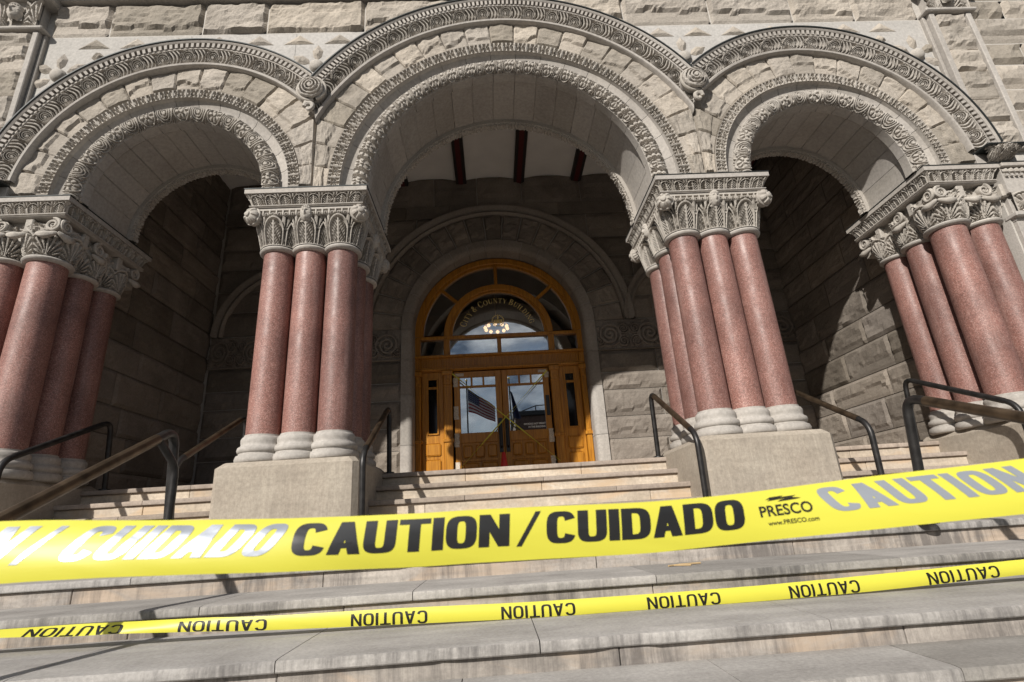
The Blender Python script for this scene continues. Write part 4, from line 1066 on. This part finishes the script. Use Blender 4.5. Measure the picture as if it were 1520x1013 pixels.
# serif capitals built from thick and thin strokes, set on an arc
def serif_glyph(ch):
    q = []; T, t, s = .15, .055, .05       # thick, thin, serif height
    def R(x0, x1, y0, y1): q.append([(x0, y0), (x1, y0), (x1, y1), (x0, y1)])
    def D(x0, y0, x1, y1, w): q.append([(x0, y0), (x0 + w, y0), (x1 + w, y1), (x1, y1)])
    def stem(x): R(x, x + T, 0, 1); R(x - .07, x + T + .07, 0, s); R(x - .07, x + T + .07, 1 - s, 1)
    def ring(cx, cy, rx, ry, a0, a1, n=22):
        a = np.radians(np.linspace(a0, a1, n))
        for i in range(n - 1):
            p = []
            for k, (ax, inner) in enumerate(((a[i], 0), (a[i + 1], 0), (a[i + 1], 1), (a[i], 1))):
                th = t + (T - t) * abs(math.cos(ax)) ** 1.3
                p.append((cx + (rx - inner * th) * math.cos(ax), cy + (ry - inner * t) * math.sin(ax)))
            q.append(p)
    if ch == 'I': stem(.12); w = .4
    elif ch == 'C': ring(.45, .5, .45, .52, 48, 318); R(.73, .78, .66, .92); R(.73, .78, .08, .3); w = .84
    elif ch == 'O': ring(.5, .5, .5, .52, 0, 360); w = 1.0
    elif ch == 'G': ring(.45, .5, .45, .52, 48, 330); R(.70, .84, .05, .46); R(.6, .92, .42, .46); R(.74, .79, .66, .92); w = .95
    elif ch == 'T': stem(.36); R(.02, .86, .94, 1); R(.02, .06, .74, 1); R(.82, .86, .74, 1); w = .88
    elif ch == 'Y': D(.36, .42, .02, 1, T); D(.44, .42, .78, 1, t); R(.36, .36 + T, 0, .45); R(.26, .62, 0, s); R(-.04, .26, 1 - s, 1); R(.68, .94, 1 - s, 1); w = .9
    elif ch == 'U': ring(.47, .38, .37, .40, 180, 360); R(.10, .10 + T, .36, 1); R(.78, .78 + t, .36, 1); R(.02, .34, 1 - s, 1); R(.68, .92, 1 - s, 1); w = .95
    elif ch == 'N': R(.12, .12 + t, 0, 1); R(.80, .80 + t, 0, 1); D(.74, 0, .10, 1, T); R(.02, .28, 0, s); R(.02, .2, 1 - s, 1); R(.70, .94, 1 - s, 1); w = .96
    elif ch == 'B': stem(.1); ring(.34, .755, .32, .245, -90, 90); ring(.34, .27, .40, .27, -90, 90); R(.2, .36, 0, t); R(.2, .36, 1 - t, 1); R(.2, .36, .49, .54); w = .78
    elif ch == 'D': stem(.1); ring(.36, .5, .5, .5, -90, 90); R(.2, .4, 0, t); R(.2, .4, 1 - t, 1); w = .92
    elif ch == 'L': stem(.1); R(.1, .68, 0, t); R(.63, .68, 0, .26); w = .74
    elif ch == '&': ring(.38, .76, .22, .24, 0, 360, 16); ring(.36, .27, .34, .29, 100, 350, 18); D(.66, 0, .22, .62, .13); D(.52, .12, .72, .5, .06); R(.62, .9, .46, .5); w = .98
    else: w = .45
    return q, w
mb = MB(); txt = "CITY & COUNTY BUILDING"; hgt = .115; items = []; xs = 0
for i, ch in enumerate(txt):
    q, w = serif_glyph(ch); sc = 1.0 if (i == 0 or txt[i - 1] == ' ') else .8
    if ch == ' ': xs += .30; continue
    items.append((xs + w * sc / 2, q, w, sc)); xs += w * sc + .12
tot = xs; Rt = .585
a_tot = math.radians(150)
for c, q, w, sc in items:
    th = PI / 2 + a_tot / 2 - a_tot * c / tot
    kx = a_tot * Rt / tot
    for pl in q:
        pts = []
        for (x, y) in pl:
            lx = (x - w / 2) * sc * kx; ly = y * sc * hgt
            pts.append((XD + (Rt + ly) * math.cos(th) + lx * math.sin(th), YD + .0185, FZ + .02 + (Rt + ly) * math.sin(th) - lx * math.cos(th)))
        mb.add(pts, [tuple(range(len(pts)))])
mb.build('gold_lettering', M['gold'], dr)
# gilded emblem: ring of dots and a small domed building with a tower
mb = MB(); ex, ez = XD, FZ + .27
for k in range(20):
    a = k * 2 * PI / 20; mb.box(ex + .10 * math.cos(a) - .010, ex + .10 * math.cos(a) + .010, YD + .0165, YD + .0185, ez + .10 * math.sin(a) - .010, ez + .10 * math.sin(a) + .010)
for x0, x1, z0, z1 in ((-.075, .075, -.055, -.035), (-.07, -.045, -.035, .01), (-.03, -.012, -.035, .02), (.012, .03, -.035, .02), (.045, .07, -.035, .01), (-.012, .012, -.035, .085), (-.075, .075, .005, .018), (-.006, .006, .085, .115)):
    mb.box(ex + x0, ex + x1, YD + .0165, YD + .0185, ez + z0, ez + z1)
mb.build('gold_emblem', M['gold'], dr)
# vestibule behind the doors
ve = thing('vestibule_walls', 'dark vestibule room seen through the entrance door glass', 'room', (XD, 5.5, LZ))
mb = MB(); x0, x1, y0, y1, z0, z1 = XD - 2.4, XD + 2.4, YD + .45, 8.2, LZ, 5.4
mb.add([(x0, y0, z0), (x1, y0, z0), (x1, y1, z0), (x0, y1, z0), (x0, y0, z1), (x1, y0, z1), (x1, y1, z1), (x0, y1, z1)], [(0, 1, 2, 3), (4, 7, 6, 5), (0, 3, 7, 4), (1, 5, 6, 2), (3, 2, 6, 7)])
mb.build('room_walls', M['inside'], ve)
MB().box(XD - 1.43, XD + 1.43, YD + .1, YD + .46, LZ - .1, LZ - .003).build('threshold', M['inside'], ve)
TK = Scale.k; Scale.k = 1.0
ch = thing('chandelier', 'lit ring chandelier with warm globe bulbs behind the fanlight', 'chandelier', (XD + .02, 6.4, 4.32))
MB().tube([(XD + .02 + .26 * math.cos(a), 6.4 + .26 * math.sin(a), 4.35) for a in np.linspace(0, 2 * PI, 33)], .014, 8).tube([(XD + .02, 6.4, 4.32), (XD + .02, 6.4, 5.8)], .012, 8).build('brass_ring', M['brass'], ch, True)
bm_ = None
for k in range(10):
    a = 2 * PI * k / 10 + .2
    if bm_ is None:
        t = np.linspace(-PI / 2, PI / 2, 9); o = MB().lathe([(.042 * math.cos(x), .042 * math.sin(x)) for x in t], 0, 0, 14).build('globe_bulb', M['bulb'], None, True); bm_ = o.data; o.parent = ch
    else: o = bpy.data.objects.new('globe_bulb', bm_); COL.objects.link(o); o.parent = ch
    o.location = (.26 * math.cos(a), .26 * math.sin(a), -.03)
Scale.k = TK
# yellow tape crossed over the doors
def strip(name, p, q, w, label):
    p, q = Vector(p), Vector(q); n = 30; d = (q - p).normalized(); s = Vector((0, 1, 0)).cross(d).normalized()
    P = np.array([[[*(p.lerp(q, i / n) + s * (k * w * (.6 + .4 * math.cos(i * .35))) + Vector((0, -.012 * math.sin(PI * i / n) - .006 * k * math.sin(i * .35), 0)))] for k in (-1, 1)] for i in range(n + 1)])
    o = MB().grid(P).build(name, M['tape'], None); tag(o, label, 'tape', 'tapes crossed over the doors')
strip('barrier_tape', (-.985, YD - .115, 2.43), (.70, YD - .125, .90), .011, 'twisted yellow tape falling from upper left across the entrance doors')
strip('barrier_tape', (.60, YD - .13, 2.40), (-.90, YD - .14, .86), .011, 'twisted yellow tape rising from lower left across the entrance doors')
# traffic cone
Scale.k = 1.0; LZ = .632
co = thing('traffic_cone', 'small red traffic cone standing in front of the doors', 'cone', (-.19, 4.0, LZ))
MB().lathe([(.0, LZ + .52), (.02, LZ + .52), (.03, LZ + .51), (.10, LZ + .03), (.10, LZ + .02)], -.19, 4.0, 24).build('cone_body', M['cone'], co, True)
MB().bbox(-.31, -.07, 3.88, 4.12, LZ, LZ + .025, .01).build('cone_foot', M['cone'], co)

# ------------------------------------------------------------------ stairs
def tread_piece(parent, x0, x1, ynose, yback, z, mat, thick=.052, gap=.0025):
    n = max(4, int((x1 - x0) / .05)); X = np.linspace(x0 + gap, x1 - gap, n)
    sd = RS.randint(0, 50); off = RS.rand() * 90
    wear = .006 * (fbm(X * 1.3 + off, X * 0 + off, sd, 3) - .45) ; chip = -.014 * sst(.66, .76, fbm(X * 4 + off, X * 0 + 3, sd + 3, 3))
    r = .014
    prof = [(yback, 0), (ynose + .12, 0), (ynose + r + .02, -.001), (ynose + r * .3, -r * .35), (ynose, -r * 1.2), (ynose + .001, -thick + .006), (ynose + .006, -thick), (ynose + .06, -thick), (yback, -thick)]
    P = np.zeros((n, len(prof), 3))
    for j, (y, dz) in enumerate(prof):
        k = 1.0 if 2 <= j <= 6 else 0.0
        P[:, j, 0] = X; P[:, j, 1] = y + k * (-chip + wear); P[:, j, 2] = z + dz + (wear * .6 if 1 <= j <= 4 else 0)
    mb = MB().grid(P, flip=True); mb.add(P[0], [tuple(range(len(prof)))]); mb.add(P[-1], [tuple(range(len(prof)))[::-1]])
    return mb.build('tread_stone', mat, parent, 35)
def flight(parent, x0, x1, levels, base_z, tm, rm, joints=None, yend=None, seed=1):
    r = random.Random(seed)
    for i, (y, z) in enumerate(levels):
        yb = (levels[i - 1][0] + .06) if i else yend
        zb = levels[i + 1][1] if i + 1 < len(levels) else base_z
        js = joints[i] if joints and i < len(joints) and joints[i] else None
        if js is None:
            js = []; x = x0 + r.uniform(.7, 1.5)
            while x < x1 - .5: js.append(x); x += r.uniform(1.0, 1.7)
        xs = [x0] + js + [x1]
        for a, b in zip(xs, xs[1:]): tread_piece(parent, a, b, y, yb, z, tm)
        xs = [x0] + [j + r.choice((-.02, .0, .35, -.4)) for j in js] + [x1]
        for a, b in zip(xs, xs[1:]):
            mb = MB(); mb.bbox(a + .002, b - .002, y + .032 + r.uniform(-.004, .004), y + .25, zb - .04, z - .054, .004); mb.build('riser_stone', rm, parent)
up_levels = [(1.1486 - .3295 * i, .632 - .1637 * i) for i in range(4)]
lo_levels = [(-.21, -.023), (-1.03, -.186), (-1.67, -.336), (-2.48, -.486), (-2.84, -.614), (-3.20, -.742), (-3.56, -.87)]
st = thing('stone_staircase', 'upper stone steps between the two column piers leading to the doors', 'steps', (0, 1, .3), 'upper flights into the porch')
flight(st, -1.645, 1.645, up_levels, -.023, M['tread_up'], M['riser_up'], [[-.70, .64], [.16], [-.68, .87], [.3]], 1.9, 3)
st = thing('stone_staircase', 'upper stone steps inside the left archway', 'steps', (-3.9, 1, .3), 'upper flights into the porch')
flight(st, -4.96, -2.972, up_levels, -.023, M['tread_up'], M['riser_up'], None, 1.9, 5)
st = thing('stone_staircase', 'upper stone steps inside the right archway', 'steps', (3.9, 1, .3), 'upper flights into the porch')
flight(st, 2.972, 4.96, up_levels, -.023, M['tread_up'], M['riser_up'], None, 1.9, 8)
st = thing('broad_staircase', 'broad worn stone steps across the whole front below the piers', 'steps', (0, -2, -.5))
J = [None, [-4.4, -2.9, -1.2, .35, 1.8, 3.3, 4.8], [-5.2, -3.6, -2.09, -.88, .56, 2.07, 3.5, 5.0], [-4.9, -3.6, -2.45, -1.34, -.21, 1.09, 2.6, 4.1], [-3.0, -1.7, -.55, .52, 1.35, 2.6], [-2.6, -1.1, .3, 1.6, 2.9], [-2, -.6, .8, 2.2]]
flight(st, -9, 9, lo_levels, -1.0, M['tread'], M['riser'], J, .16, 12)
# porch floor
fl = MB().box(-5.5, 5.5, 1.88, 4.9, LZ - .1, LZ - .002).build('porch_floor', M['tread_up']); fl['kind'] = 'structure'
MB().box(-9, 9, .10, 1.9, -1.05, -.075).build('porch_foundation', M['mortar'])['kind'] = 'structure'
g = MB().add([(-400, -400, -1.002), (400, -400, -1.002), (400, 400, -1.002), (-400, 400, -1.002)], [(0, 1, 2, 3)]).build('ground', M['pave']); g['kind'] = 'structure'

# a dry twig on the step
tw = MB().tube([(.76, -1.28, -.329), (.84, -1.24, -.329), (1.0, -1.22, -.328)], .006, 6).tube([(.80, -1.26, -.329), (.9, -1.32, -.329)], .005, 6).build('dry_twig', simple('dry_twig', (.42, .3, .16), .8)); tag(tw, 'small dry twig lying on the broad steps under the large tape', 'twig')

# ------------------------------------------------------------------ handrails
def bend(pts, r=.10, n=6):
    out_ = [Vector(pts[0])]
    for a, b, c in zip(pts, pts[1:], pts[2:]):
        a, b, c = Vector(a), Vector(b), Vector(c); d0 = (a - b).normalized(); d1 = (c - b).normalized()
        k = min(r, (a - b).length * .45, (c - b).length * .45)
        for i in range(n + 1):
            t = i / n; out_.append((b + d0 * k).lerp(b, t).lerp(b.lerp(b + d1 * k, t), t))
    out_.append(Vector(pts[-1])); return out_
def handrail(label, low, top, foot_low, foot_top, r=.034, top_mat='worn', extra=None):
    root = thing('handrail', label, 'handrail', foot_top, 'pipe handrails on the steps')
    pts = bend([foot_low, low, top, foot_top], .13)
    MB().tube([p for p in pts], r, 14).build('pipe', M['metal'], root, True)
    # worn grip: sleeve over the sloping length
    a, b = Vector(low), Vector(top); d = (b - a)
    MB().tube([a + d * .10, a + d * .5, a + d * .90], r + .0025, 14, False).build('worn_grip', M[top_mat], root, True)
    for f in (foot_low, foot_top):
        MB().lathe([(0, f[2] + .014), (r + .028, f[2] + .014), (r + .034, f[2] + .004), (r + .034, f[2])], f[0], f[1], 20).build('floor_flange', M['metal'], root, True)
    if extra: MB().tube(bend(extra, .10), r * .8, 12).build('return_pipe', M['metal'], root, True)
for sx, lab in ((-1, 'pipe handrail beside the left column pier, on steps to the doors'), (1, 'pipe handrail beside the right column pier, on steps to the doors')):
    x = sx * 1.575; handrail(lab, (x, -.06, .70), (x, 1.17, 1.40), (x, -.02, -.023), (x, 1.22, LZ), .028)
for sx, lab in ((-1, 'dim pipe handrail behind the left column pier, inside the left archway'), (1, 'pipe handrail right of the right column pier, inside the right archway')):
    x = sx * 3.24; handrail(lab, (x, -.12, .70), (x, 1.17, 1.38), (x, -.08, -.023), (x, 1.22, LZ), .028)
for sx, lab in ((-1, 'dark pipe handrail along the far left column cluster'), (1, 'dark pipe handrail along the far right column cluster')):
    x = sx * 4.74; handrail(lab, (x, -.16, .80), (x, 1.12, 1.395), (x, -.14, -.023), (x, 1.21, LZ), .028, 'metal')
handrail('large worn handrail in the left foreground, sloping down to the left edge', (-2.8, -3.0, -.20), (-2.8, -.94, .838), (-2.8, -3.08, -.742), (-2.79, -.85, -.025), .035, 'worn', [(-2.8, -1.13, .745), (-2.755, -.95, .56), (-2.755, -.94, .42), (-2.755, -.94, -.025)])
handrail('large worn handrail in the right foreground, sloping down to the right edge', (2.8, -2.95, .06), (2.8, -1.19, .73), (2.8, -3.0, -.614), (2.79, -1.06, -.186), .035, 'worn')

# ------------------------------------------------------------------ caution tapes
def superell(cx, cy, rx, ry, n=3.2):
    return lambda a: (cx + rx * math.copysign(abs(math.cos(a)) ** (2 / n), math.cos(a)), cy + ry * math.copysign(abs(math.sin(a)) ** (2 / n), math.sin(a)))
def tape_glyph(ch, w=.62, tx=.225, ty=.165):
    """heavy condensed capitals as strips of quads ((outer, inner) pairs) in a w x 1 cell"""
    S = []
    def ring(a0, a1, n=30, cx=w / 2, cy=.5, rx=w / 2, ry=.5):
        o = superell(cx, cy, rx, ry); i_ = superell(cx, cy, rx - tx, ry - ty, 3.6)
        S.append([(o(math.radians(a)), i_(math.radians(a))) for a in np.linspace(a0, a1, n)])
    def L_(p, q, t, n=10):
        S.append([((p[0] + (q[0] - p[0]) * k / n, p[1] + (q[1] - p[1]) * k / n), (p[0] + t[0] + (q[0] - p[0]) * k / n, p[1] + t[1] + (q[1] - p[1]) * k / n)) for k in range(n + 1)])
    if ch == 'O': ring(0, 360, 44)
    elif ch == 'C': ring(22, 338, 40)
    elif ch == 'U':
        ring(180, 360, 24, cy=.40, ry=.40); L_((0, .40), (0, 1), (tx, 0)); L_((w - tx, .40), (w - tx, 1), (tx, 0))
    elif ch == 'D':
        L_((0, 0), (0, 1), (tx, 0)); ring(-90, 90, 26, cx=w * .42, rx=w * .58); L_((tx * .9, 0), (w * .44, 0), (0, ty), 4); L_((tx * .9, 1 - ty), (w * .44, 1 - ty), (0, ty), 4)
    elif ch == 'A':
        L_((0, 0), (w * .5 - tx * .55, 1), (tx, 0)); L_((w - tx, 0), (w * .5 - tx * .45, 1), (tx, 0)); L_((w * .25, .19), (w * .75, .19), (0, ty), 5)
    elif ch == 'T': L_((w / 2 - tx / 2, 0), (w / 2 - tx / 2, 1 - ty + .005), (tx, 0)); L_((0, 1 - ty), (w, 1 - ty), (0, ty), 6)
    elif ch == 'I': L_((0, 0), (0, 1), (tx, 0))
    elif ch == 'N': L_((0, 0), (0, 1), (tx * .95, 0)); L_((w - tx * .95, 0), (w - tx * .95, 1), (tx * .95, 0)); L_((w - tx, 0), (.0, 1), (tx, 0))
    elif ch == '/': L_((0, 0), (w * .62, 1), (tx * .55, 0))
    return S
GW = {'I': .19, '/': .55}
def text_strips(txt, gap=.07, w=.62, tx=.225, ty=.165):
    x = 0; outp = []
    for ch in txt:
        if ch == ' ': x += .3; continue
        for S in tape_glyph(ch, w, tx, ty): outp.append([((a[0] + x, a[1]), (b[0] + x, b[1])) for a, b in S])
        x += (tx if ch == 'I' else w * .86 if ch == '/' else w) + gap
    return outp, x - gap
class Tape:
    """a ribbon: control rows of (x, ytop, ztop, ybot, zbot, bulge); maps (s metres along, v 0..1 up) to a point"""
    def __init__(s, rows, ns=220):
        r = np.array(rows, float); k = np.arange(len(r)); t = np.linspace(0, len(r) - 1, ns)
        R = np.zeros((ns, r.shape[1]))
        for j in range(r.shape[1]):
            c = r[:, j]; m = np.gradient(c); i = np.clip(t.astype(int), 0, len(r) - 2); f = t - i
            h00 = 2 * f ** 3 - 3 * f ** 2 + 1; h10 = f ** 3 - 2 * f ** 2 + f; h01 = -2 * f ** 3 + 3 * f ** 2; h11 = f ** 3 - f ** 2
            R[:, j] = h00 * c[i] + h10 * m[i] + h01 * c[i + 1] + h11 * m[i + 1]
        s.R = R; mid = np.stack([R[:, 0], (R[:, 1] + R[:, 3]) / 2, (R[:, 2] + R[:, 4]) / 2], -1)
        s.S = np.concatenate([[0], np.cumsum(np.linalg.norm(np.diff(mid, axis=0), axis=1))])
    def at(s, d, v, lift=0.0):
        d = np.asarray(d, float); v = np.asarray(v, float)
        c = [np.interp(d, s.S, s.R[:, j]) for j in range(6)]
        x = c[0]; y = c[3] + (c[1] - c[3]) * v; z = c[4] + (c[2] - c[4]) * v
        b = c[5] * (1 - (2 * v - 1) ** 2)
        cr = .0016 * (fbm(d * 9 + v * 2.5, v * 2.2 + d * 1.3, 12, 3) - .45) + .0010 * np.abs(vnoise(d * 26 + v * 7, v * 3 + 0 * d, 14) - .5)
        return np.stack([x, y - b - lift + cr, z + .0008 * (vnoise(d * 14, d * 0 + 3, 15) - .5)], -1)
    def surf(s, nv=14):
        D, V = np.meshgrid(np.linspace(0, s.S[-1], 260), np.linspace(0, 1, nv), indexing='ij'); return s.at(D, V)
    def x2s(s, x): return float(np.interp(x, s.R[:, 0], s.S))
    def text(s, mb, txt, s0, length, v0, v1, rot=False, lift=.0006, slant=0.0, **kw):
        strips, w = text_strips(txt, **kw)
        for st_ in strips:
            P = []
            for a, b in st_:
                row = []
                for k in np.linspace(0, 1, 3):
                    x = a[0] + (b[0] - a[0]) * k; y = a[1] + (b[1] - a[1]) * k
                    x = x / w + slant * (y - .5)
                    if rot: x, y = 1 - x, 1 - y
                    row.append(s.at(s0 + x * length, v0 + y * (v1 - v0), lift))
                P.append(row)
            mb.grid(np.array(P))
bt = thing('caution_tape', 'large yellow CAUTION/CUIDADO tape stretched across the foreground', 'tape', (-.3, -4.2, 0))
rows = [(-1.7, -4.29, .050, -4.318, -.048, .008), (-1.28, -4.266, .047, -4.294, -.045, .008), (-1.07, -4.251, .048, -4.279, -.035, .008), (-.895, -4.237, .038, -4.263, -.037, .008), (-.672, -4.22, .028, -4.24, -.046, .007), (-.517, -4.207, .025, -4.213, -.052, .005), (-.35, -4.2, .024, -4.2, -.054, .003), (-.15, -4.204, .020, -4.204, -.056, .003), (.01, -4.212, .023, -4.216, -.050, .004), (.22, -4.222, .036, -4.248, -.041, .007), (.445, -4.240, .047, -4.270, -.032, .008), (.73, -4.265, .066, -4.295, -.023, .008), (1.3, -4.3, .10, -4.33, .008, .008), (1.9, -4.33, .14, -4.36, .05, .008)]
tp = Tape(rows)
MB().grid(tp.surf(), flip=True).build('tape_film', M['tape'], bt, 'all')
def tword(tape, root, mat, txt, xa, xb, v0, v1, **kw):
    mb = MB(); tape.text(mb, txt, tape.x2s(xa), tape.x2s(xb) - tape.x2s(xa), v0, v1, **kw); mb.build('printed_word', mat, root, 'all')
for txt, xa, xb, v0, v1, kw in (('CAUTION', -.676, -.354, .28, .89, dict(slant=.012, gap=.045)), ('/', -.345, -.298, .26, .91, dict(tx=.17)), ('CUIDADO', -.296, .015, .28, .89, dict(slant=.012, gap=.045)),
        ('CUIDADO', -.975, -.695, .30, .90, dict(slant=.11)), ('/', -1.045, -.985, .28, .90, dict(tx=.17)), ('CAUTION', -1.37, -1.045, .30, .90, dict(slant=.11)),
        ('CAUTION', .140, .455, .40, .90, dict(slant=-.07)), ('/', .462, .51, .38, .9, dict(tx=.17)), ('CUIDADO', .515, .83, .36, .88, {})):
    tword(tp, bt, M['silver_ink'] if xb < -.69 else M['silver_pale'] if xa > .1 else M['ink'], txt, xa, xb, v0, v1, **kw)
mb = MB()
for t, sz, v0, off, xx in (('PRESCO', .023, .47, .0005, .079), ('www.PRESCO.com', .0095, .285, .0002, .086)):
    V, Fc = font_mesh(t, sz, off); s0 = tp.x2s(xx)
    P = tp.at(s0 + V[:, 0] * (1.0 if sz > .01 else 1.02), v0 + V[:, 1] / .076, .0006); mb.add(P, Fc)
sw = [[(-.028, .77), (-.02, .82), (.02, .83), (.012, .80)], [(-.012, .74), (-.006, .775), (.012, .80), (.026, .765), (.018, .75)], [(-.03, .80), (-.022, .845), (.0, .85), (-.004, .83)]]
for pl in sw: mb.add([tp.at(tp.x2s(.082) + a, b, .0006) for a, b in pl], [tuple(range(len(pl)))])
o = mb.build('maker_print', M['ink_flat'], bt)
# lower tape lying along the steps
lt = thing('caution_tape', 'narrow yellow CAUTION tape lying along the broad steps, lettering upside down', 'tape', (0, -1.9, -.45))
rows = [(-4.6, -1.86, -.35, -1.89, -.37, .0), (-3.1, -1.86, -.362, -1.915, -.392, .002), (-2.65, -1.85, -.364, -1.915, -.412, -.006), (-2.37, -1.87, -.367, -1.91, -.417, .008), (-1.95, -1.89, -.372, -1.905, -.436, .008), (-1.6, -1.90, -.384, -1.905, -.452, .006), (-.9, -1.90, -.392, -1.905, -.470, .008), (-.17, -1.90, -.407, -1.91, -.484, .010), (.6, -1.90, -.409, -1.91, -.484, .010), (1.15, -1.90, -.405, -1.91, -.483, .010), (1.72, -1.90, -.393, -1.91, -.474, .010), (2.3, -1.90, -.378, -1.91, -.456, .010), (2.8, -1.90, -.364, -1.91, -.441, .010), (4.4, -1.90, -.32, -1.91, -.40, .010)]
tl = Tape(rows, 300)
MB().grid(tl.surf(10), flip=True).build('tape_film', M['tape'], lt, 'all')
for xa_, xb_ in ((-2.86, -2.36), (-2.07, -1.61), (-1.17, -.765), (-.37, .03), (.425, .83), (1.22, 1.62), (2.02, 2.44), (2.8, 3.2), (3.6, 4.0), (-3.7, -3.25)):
    tword(tl, lt, M['ink_flat'], 'CAUTION', xa_, xb_, .02, .80, rot=True, lift=.0012, w=.66, tx=.165, ty=.13, gap=.11)

# ------------------------------------------------------------------ across the street (seen in the door glass)
fm_w = simple('flag_white_backlit', (.36, .36, .36), .8); fm_r = simple('flag_red_backlit', (.20, .012, .018), .8); fm_b = simple('flag_blue', (.012, .018, .06), .8)  # white and red darkened: the backlit shade is in the cloth colours
def pole(x, label):
    root = thing('flagpole', label, 'flagpole', (x, -22, -1), 'flagpoles behind the viewer')
    MB().tube([(x, -22, -1), (x, -22, 9.55)], [.07, .045], 12).build('mast', M['metal'], root, True)
    t = np.linspace(-PI / 2, PI / 2, 9); MB().lathe([(.09 * math.cos(k), 9.62 + .09 * math.sin(k)) for k in t], x, -22, 14).build('ball_finial', M['gold'], root, True)
pole(-1.96, 'tall flagpole with striped flag mirrored in the left door glass')
pole(1.0, 'tall flagpole with dark blue flag mirrored in the right door glass')
uf = thing('striped_flag', 'red and white striped flag with blue starred corner mirrored in the door glass', 'flag', (-1.9, -22, 9.0))
def flagpt(u, v):
    x = -1.89 + 1.82 * u; z = 9.0 - 1.15 * u - .2 * u * u - (1 - v) * (1.62 - .55 * u)
    y = -22 + .18 * np.sin(u * 7 + v * 2); return np.stack([x, y, z], -1)
for k in range(13):
    u0 = .42 if k < 7 else 0.0
    U, V = np.meshgrid(np.linspace(u0, 1, 24), np.linspace(1 - (k + 1) / 13, 1 - k / 13, 3), indexing='ij')
    MB().grid(flagpt(U, V)).build('stripe', fm_r if k % 2 == 0 else fm_w, uf, True)
U, V = np.meshgrid(np.linspace(0, .42, 14), np.linspace(1 - 7 / 13, 1, 8), indexing='ij'); MB().grid(flagpt(U, V)).build('canton', fm_b, uf, True)
mb = MB()
for r in range(5):
    for c in range(6):
        P0 = (.03 + c * .065 + .02, 1 - 7 / 13 + .06 + r * .095); pts = []
        for k in range(10):
            a = k * PI / 5; rr = .022 if k % 2 == 0 else .009; p = flagpt(np.array(P0[0] + rr * math.sin(a) * .9), np.array(P0[1] + rr * math.cos(a) * 1.1)); p = p + np.array([0, .012, 0]); pts.append(p)
        mb.add(pts, [tuple(range(10))])
o = mb.build('star', fm_w, uf); o['kind'] = 'stuff'
U_, V_ = np.meshgrid(np.linspace(0, 1, 12), np.linspace(0, 1, 12), indexing='ij')
bf = MB().grid(np.stack([1.04 + .12 * U_ + .38 * V_ * (0.4 + U_), -22 + .1 * np.sin(U_ * 9), 8.7 - 1.9 * V_ - .1 * U_], -1)).build('hanging_flag', fm_b, None, True); tag(bf, 'dark blue flag hanging limp mirrored in the right door glass', 'flag')
br_ = simple('dark_brick', (.10, .06, .045), .85, noise=.3, nscale=2)
tb = thing('far_building', 'low dark building with flat roof mirrored in the right door glass', 'building', (14, -60, -1))
MB().box(3.0, 34, -72, -60, -1, 14.2).build('wall', br_, tb)
MB().bbox(2.7, 34.3, -72.3, -59.7, 14.2, 14.9, .1).build('cornice', M['black'], tb)
wm = None
for r in range(4):
    for c in range(12):
        if wm is None: o = MB().bbox(-.7, .7, -.06, .06, -1, 1, .04).build('window', M['glass_dark'], None); wm = o.data; o.parent = tb
        else: o = bpy.data.objects.new('window', wm); COL.objects.link(o); o.parent = tb
        o.location = (4.6 + c * 2.5 - 14, .02, .5 + r * 3.1 + 2)
MB().tube([(4, -60, 14.9), (6, -60, 15.6), (9, -60, 15.7), (9, -60, 14.9)], .08, 6).tube([(6, -60, 15.6), (6, -60, 14.9)], .08, 6).build('roof_railing', M['black'], tb)
leafm = simple('tree_leaves', (.05, .08, .03), .7, noise=.4, nscale=1.5); barkm = simple('tree_bark', (.08, .06, .045), .9)
def tree(x, y, h, label):
    root = thing('street_tree', label, 'tree', (x, y, -1), 'trees across the street')
    MB().tube([(x, y, -1), (x + .1, y, h * .3), (x - .1, y, h * .6)], [.28, .2, .1], 10).build('trunk', barkm, root, True)
    rs = np.random.RandomState(int(x * 10) % 99); n = 1500
    d = rs.randn(n, 3); d /= np.linalg.norm(d, axis=1)[:, None]; c = np.array([x, y, h * .65]) + d * (rs.rand(n) ** .4)[:, None] * np.array([h * .32, h * .32, h * .36])
    v = rs.randn(n, 3, 3) * .22; V = c[:, None] + v
    MB().add(V.reshape(-1, 3), [(3 * i, 3 * i + 1, 3 * i + 2) for i in range(n)]).build('crown', leafm, root)
for x, y, h, l in ((-16, -44, 10, 'broad leafy tree across the street at the left'), (-26, -50, 12, 'tall leafy tree across the street at the far left'), (44, -48, 11, 'leafy tree across the street at the far right')): tree(x, y, h, l)
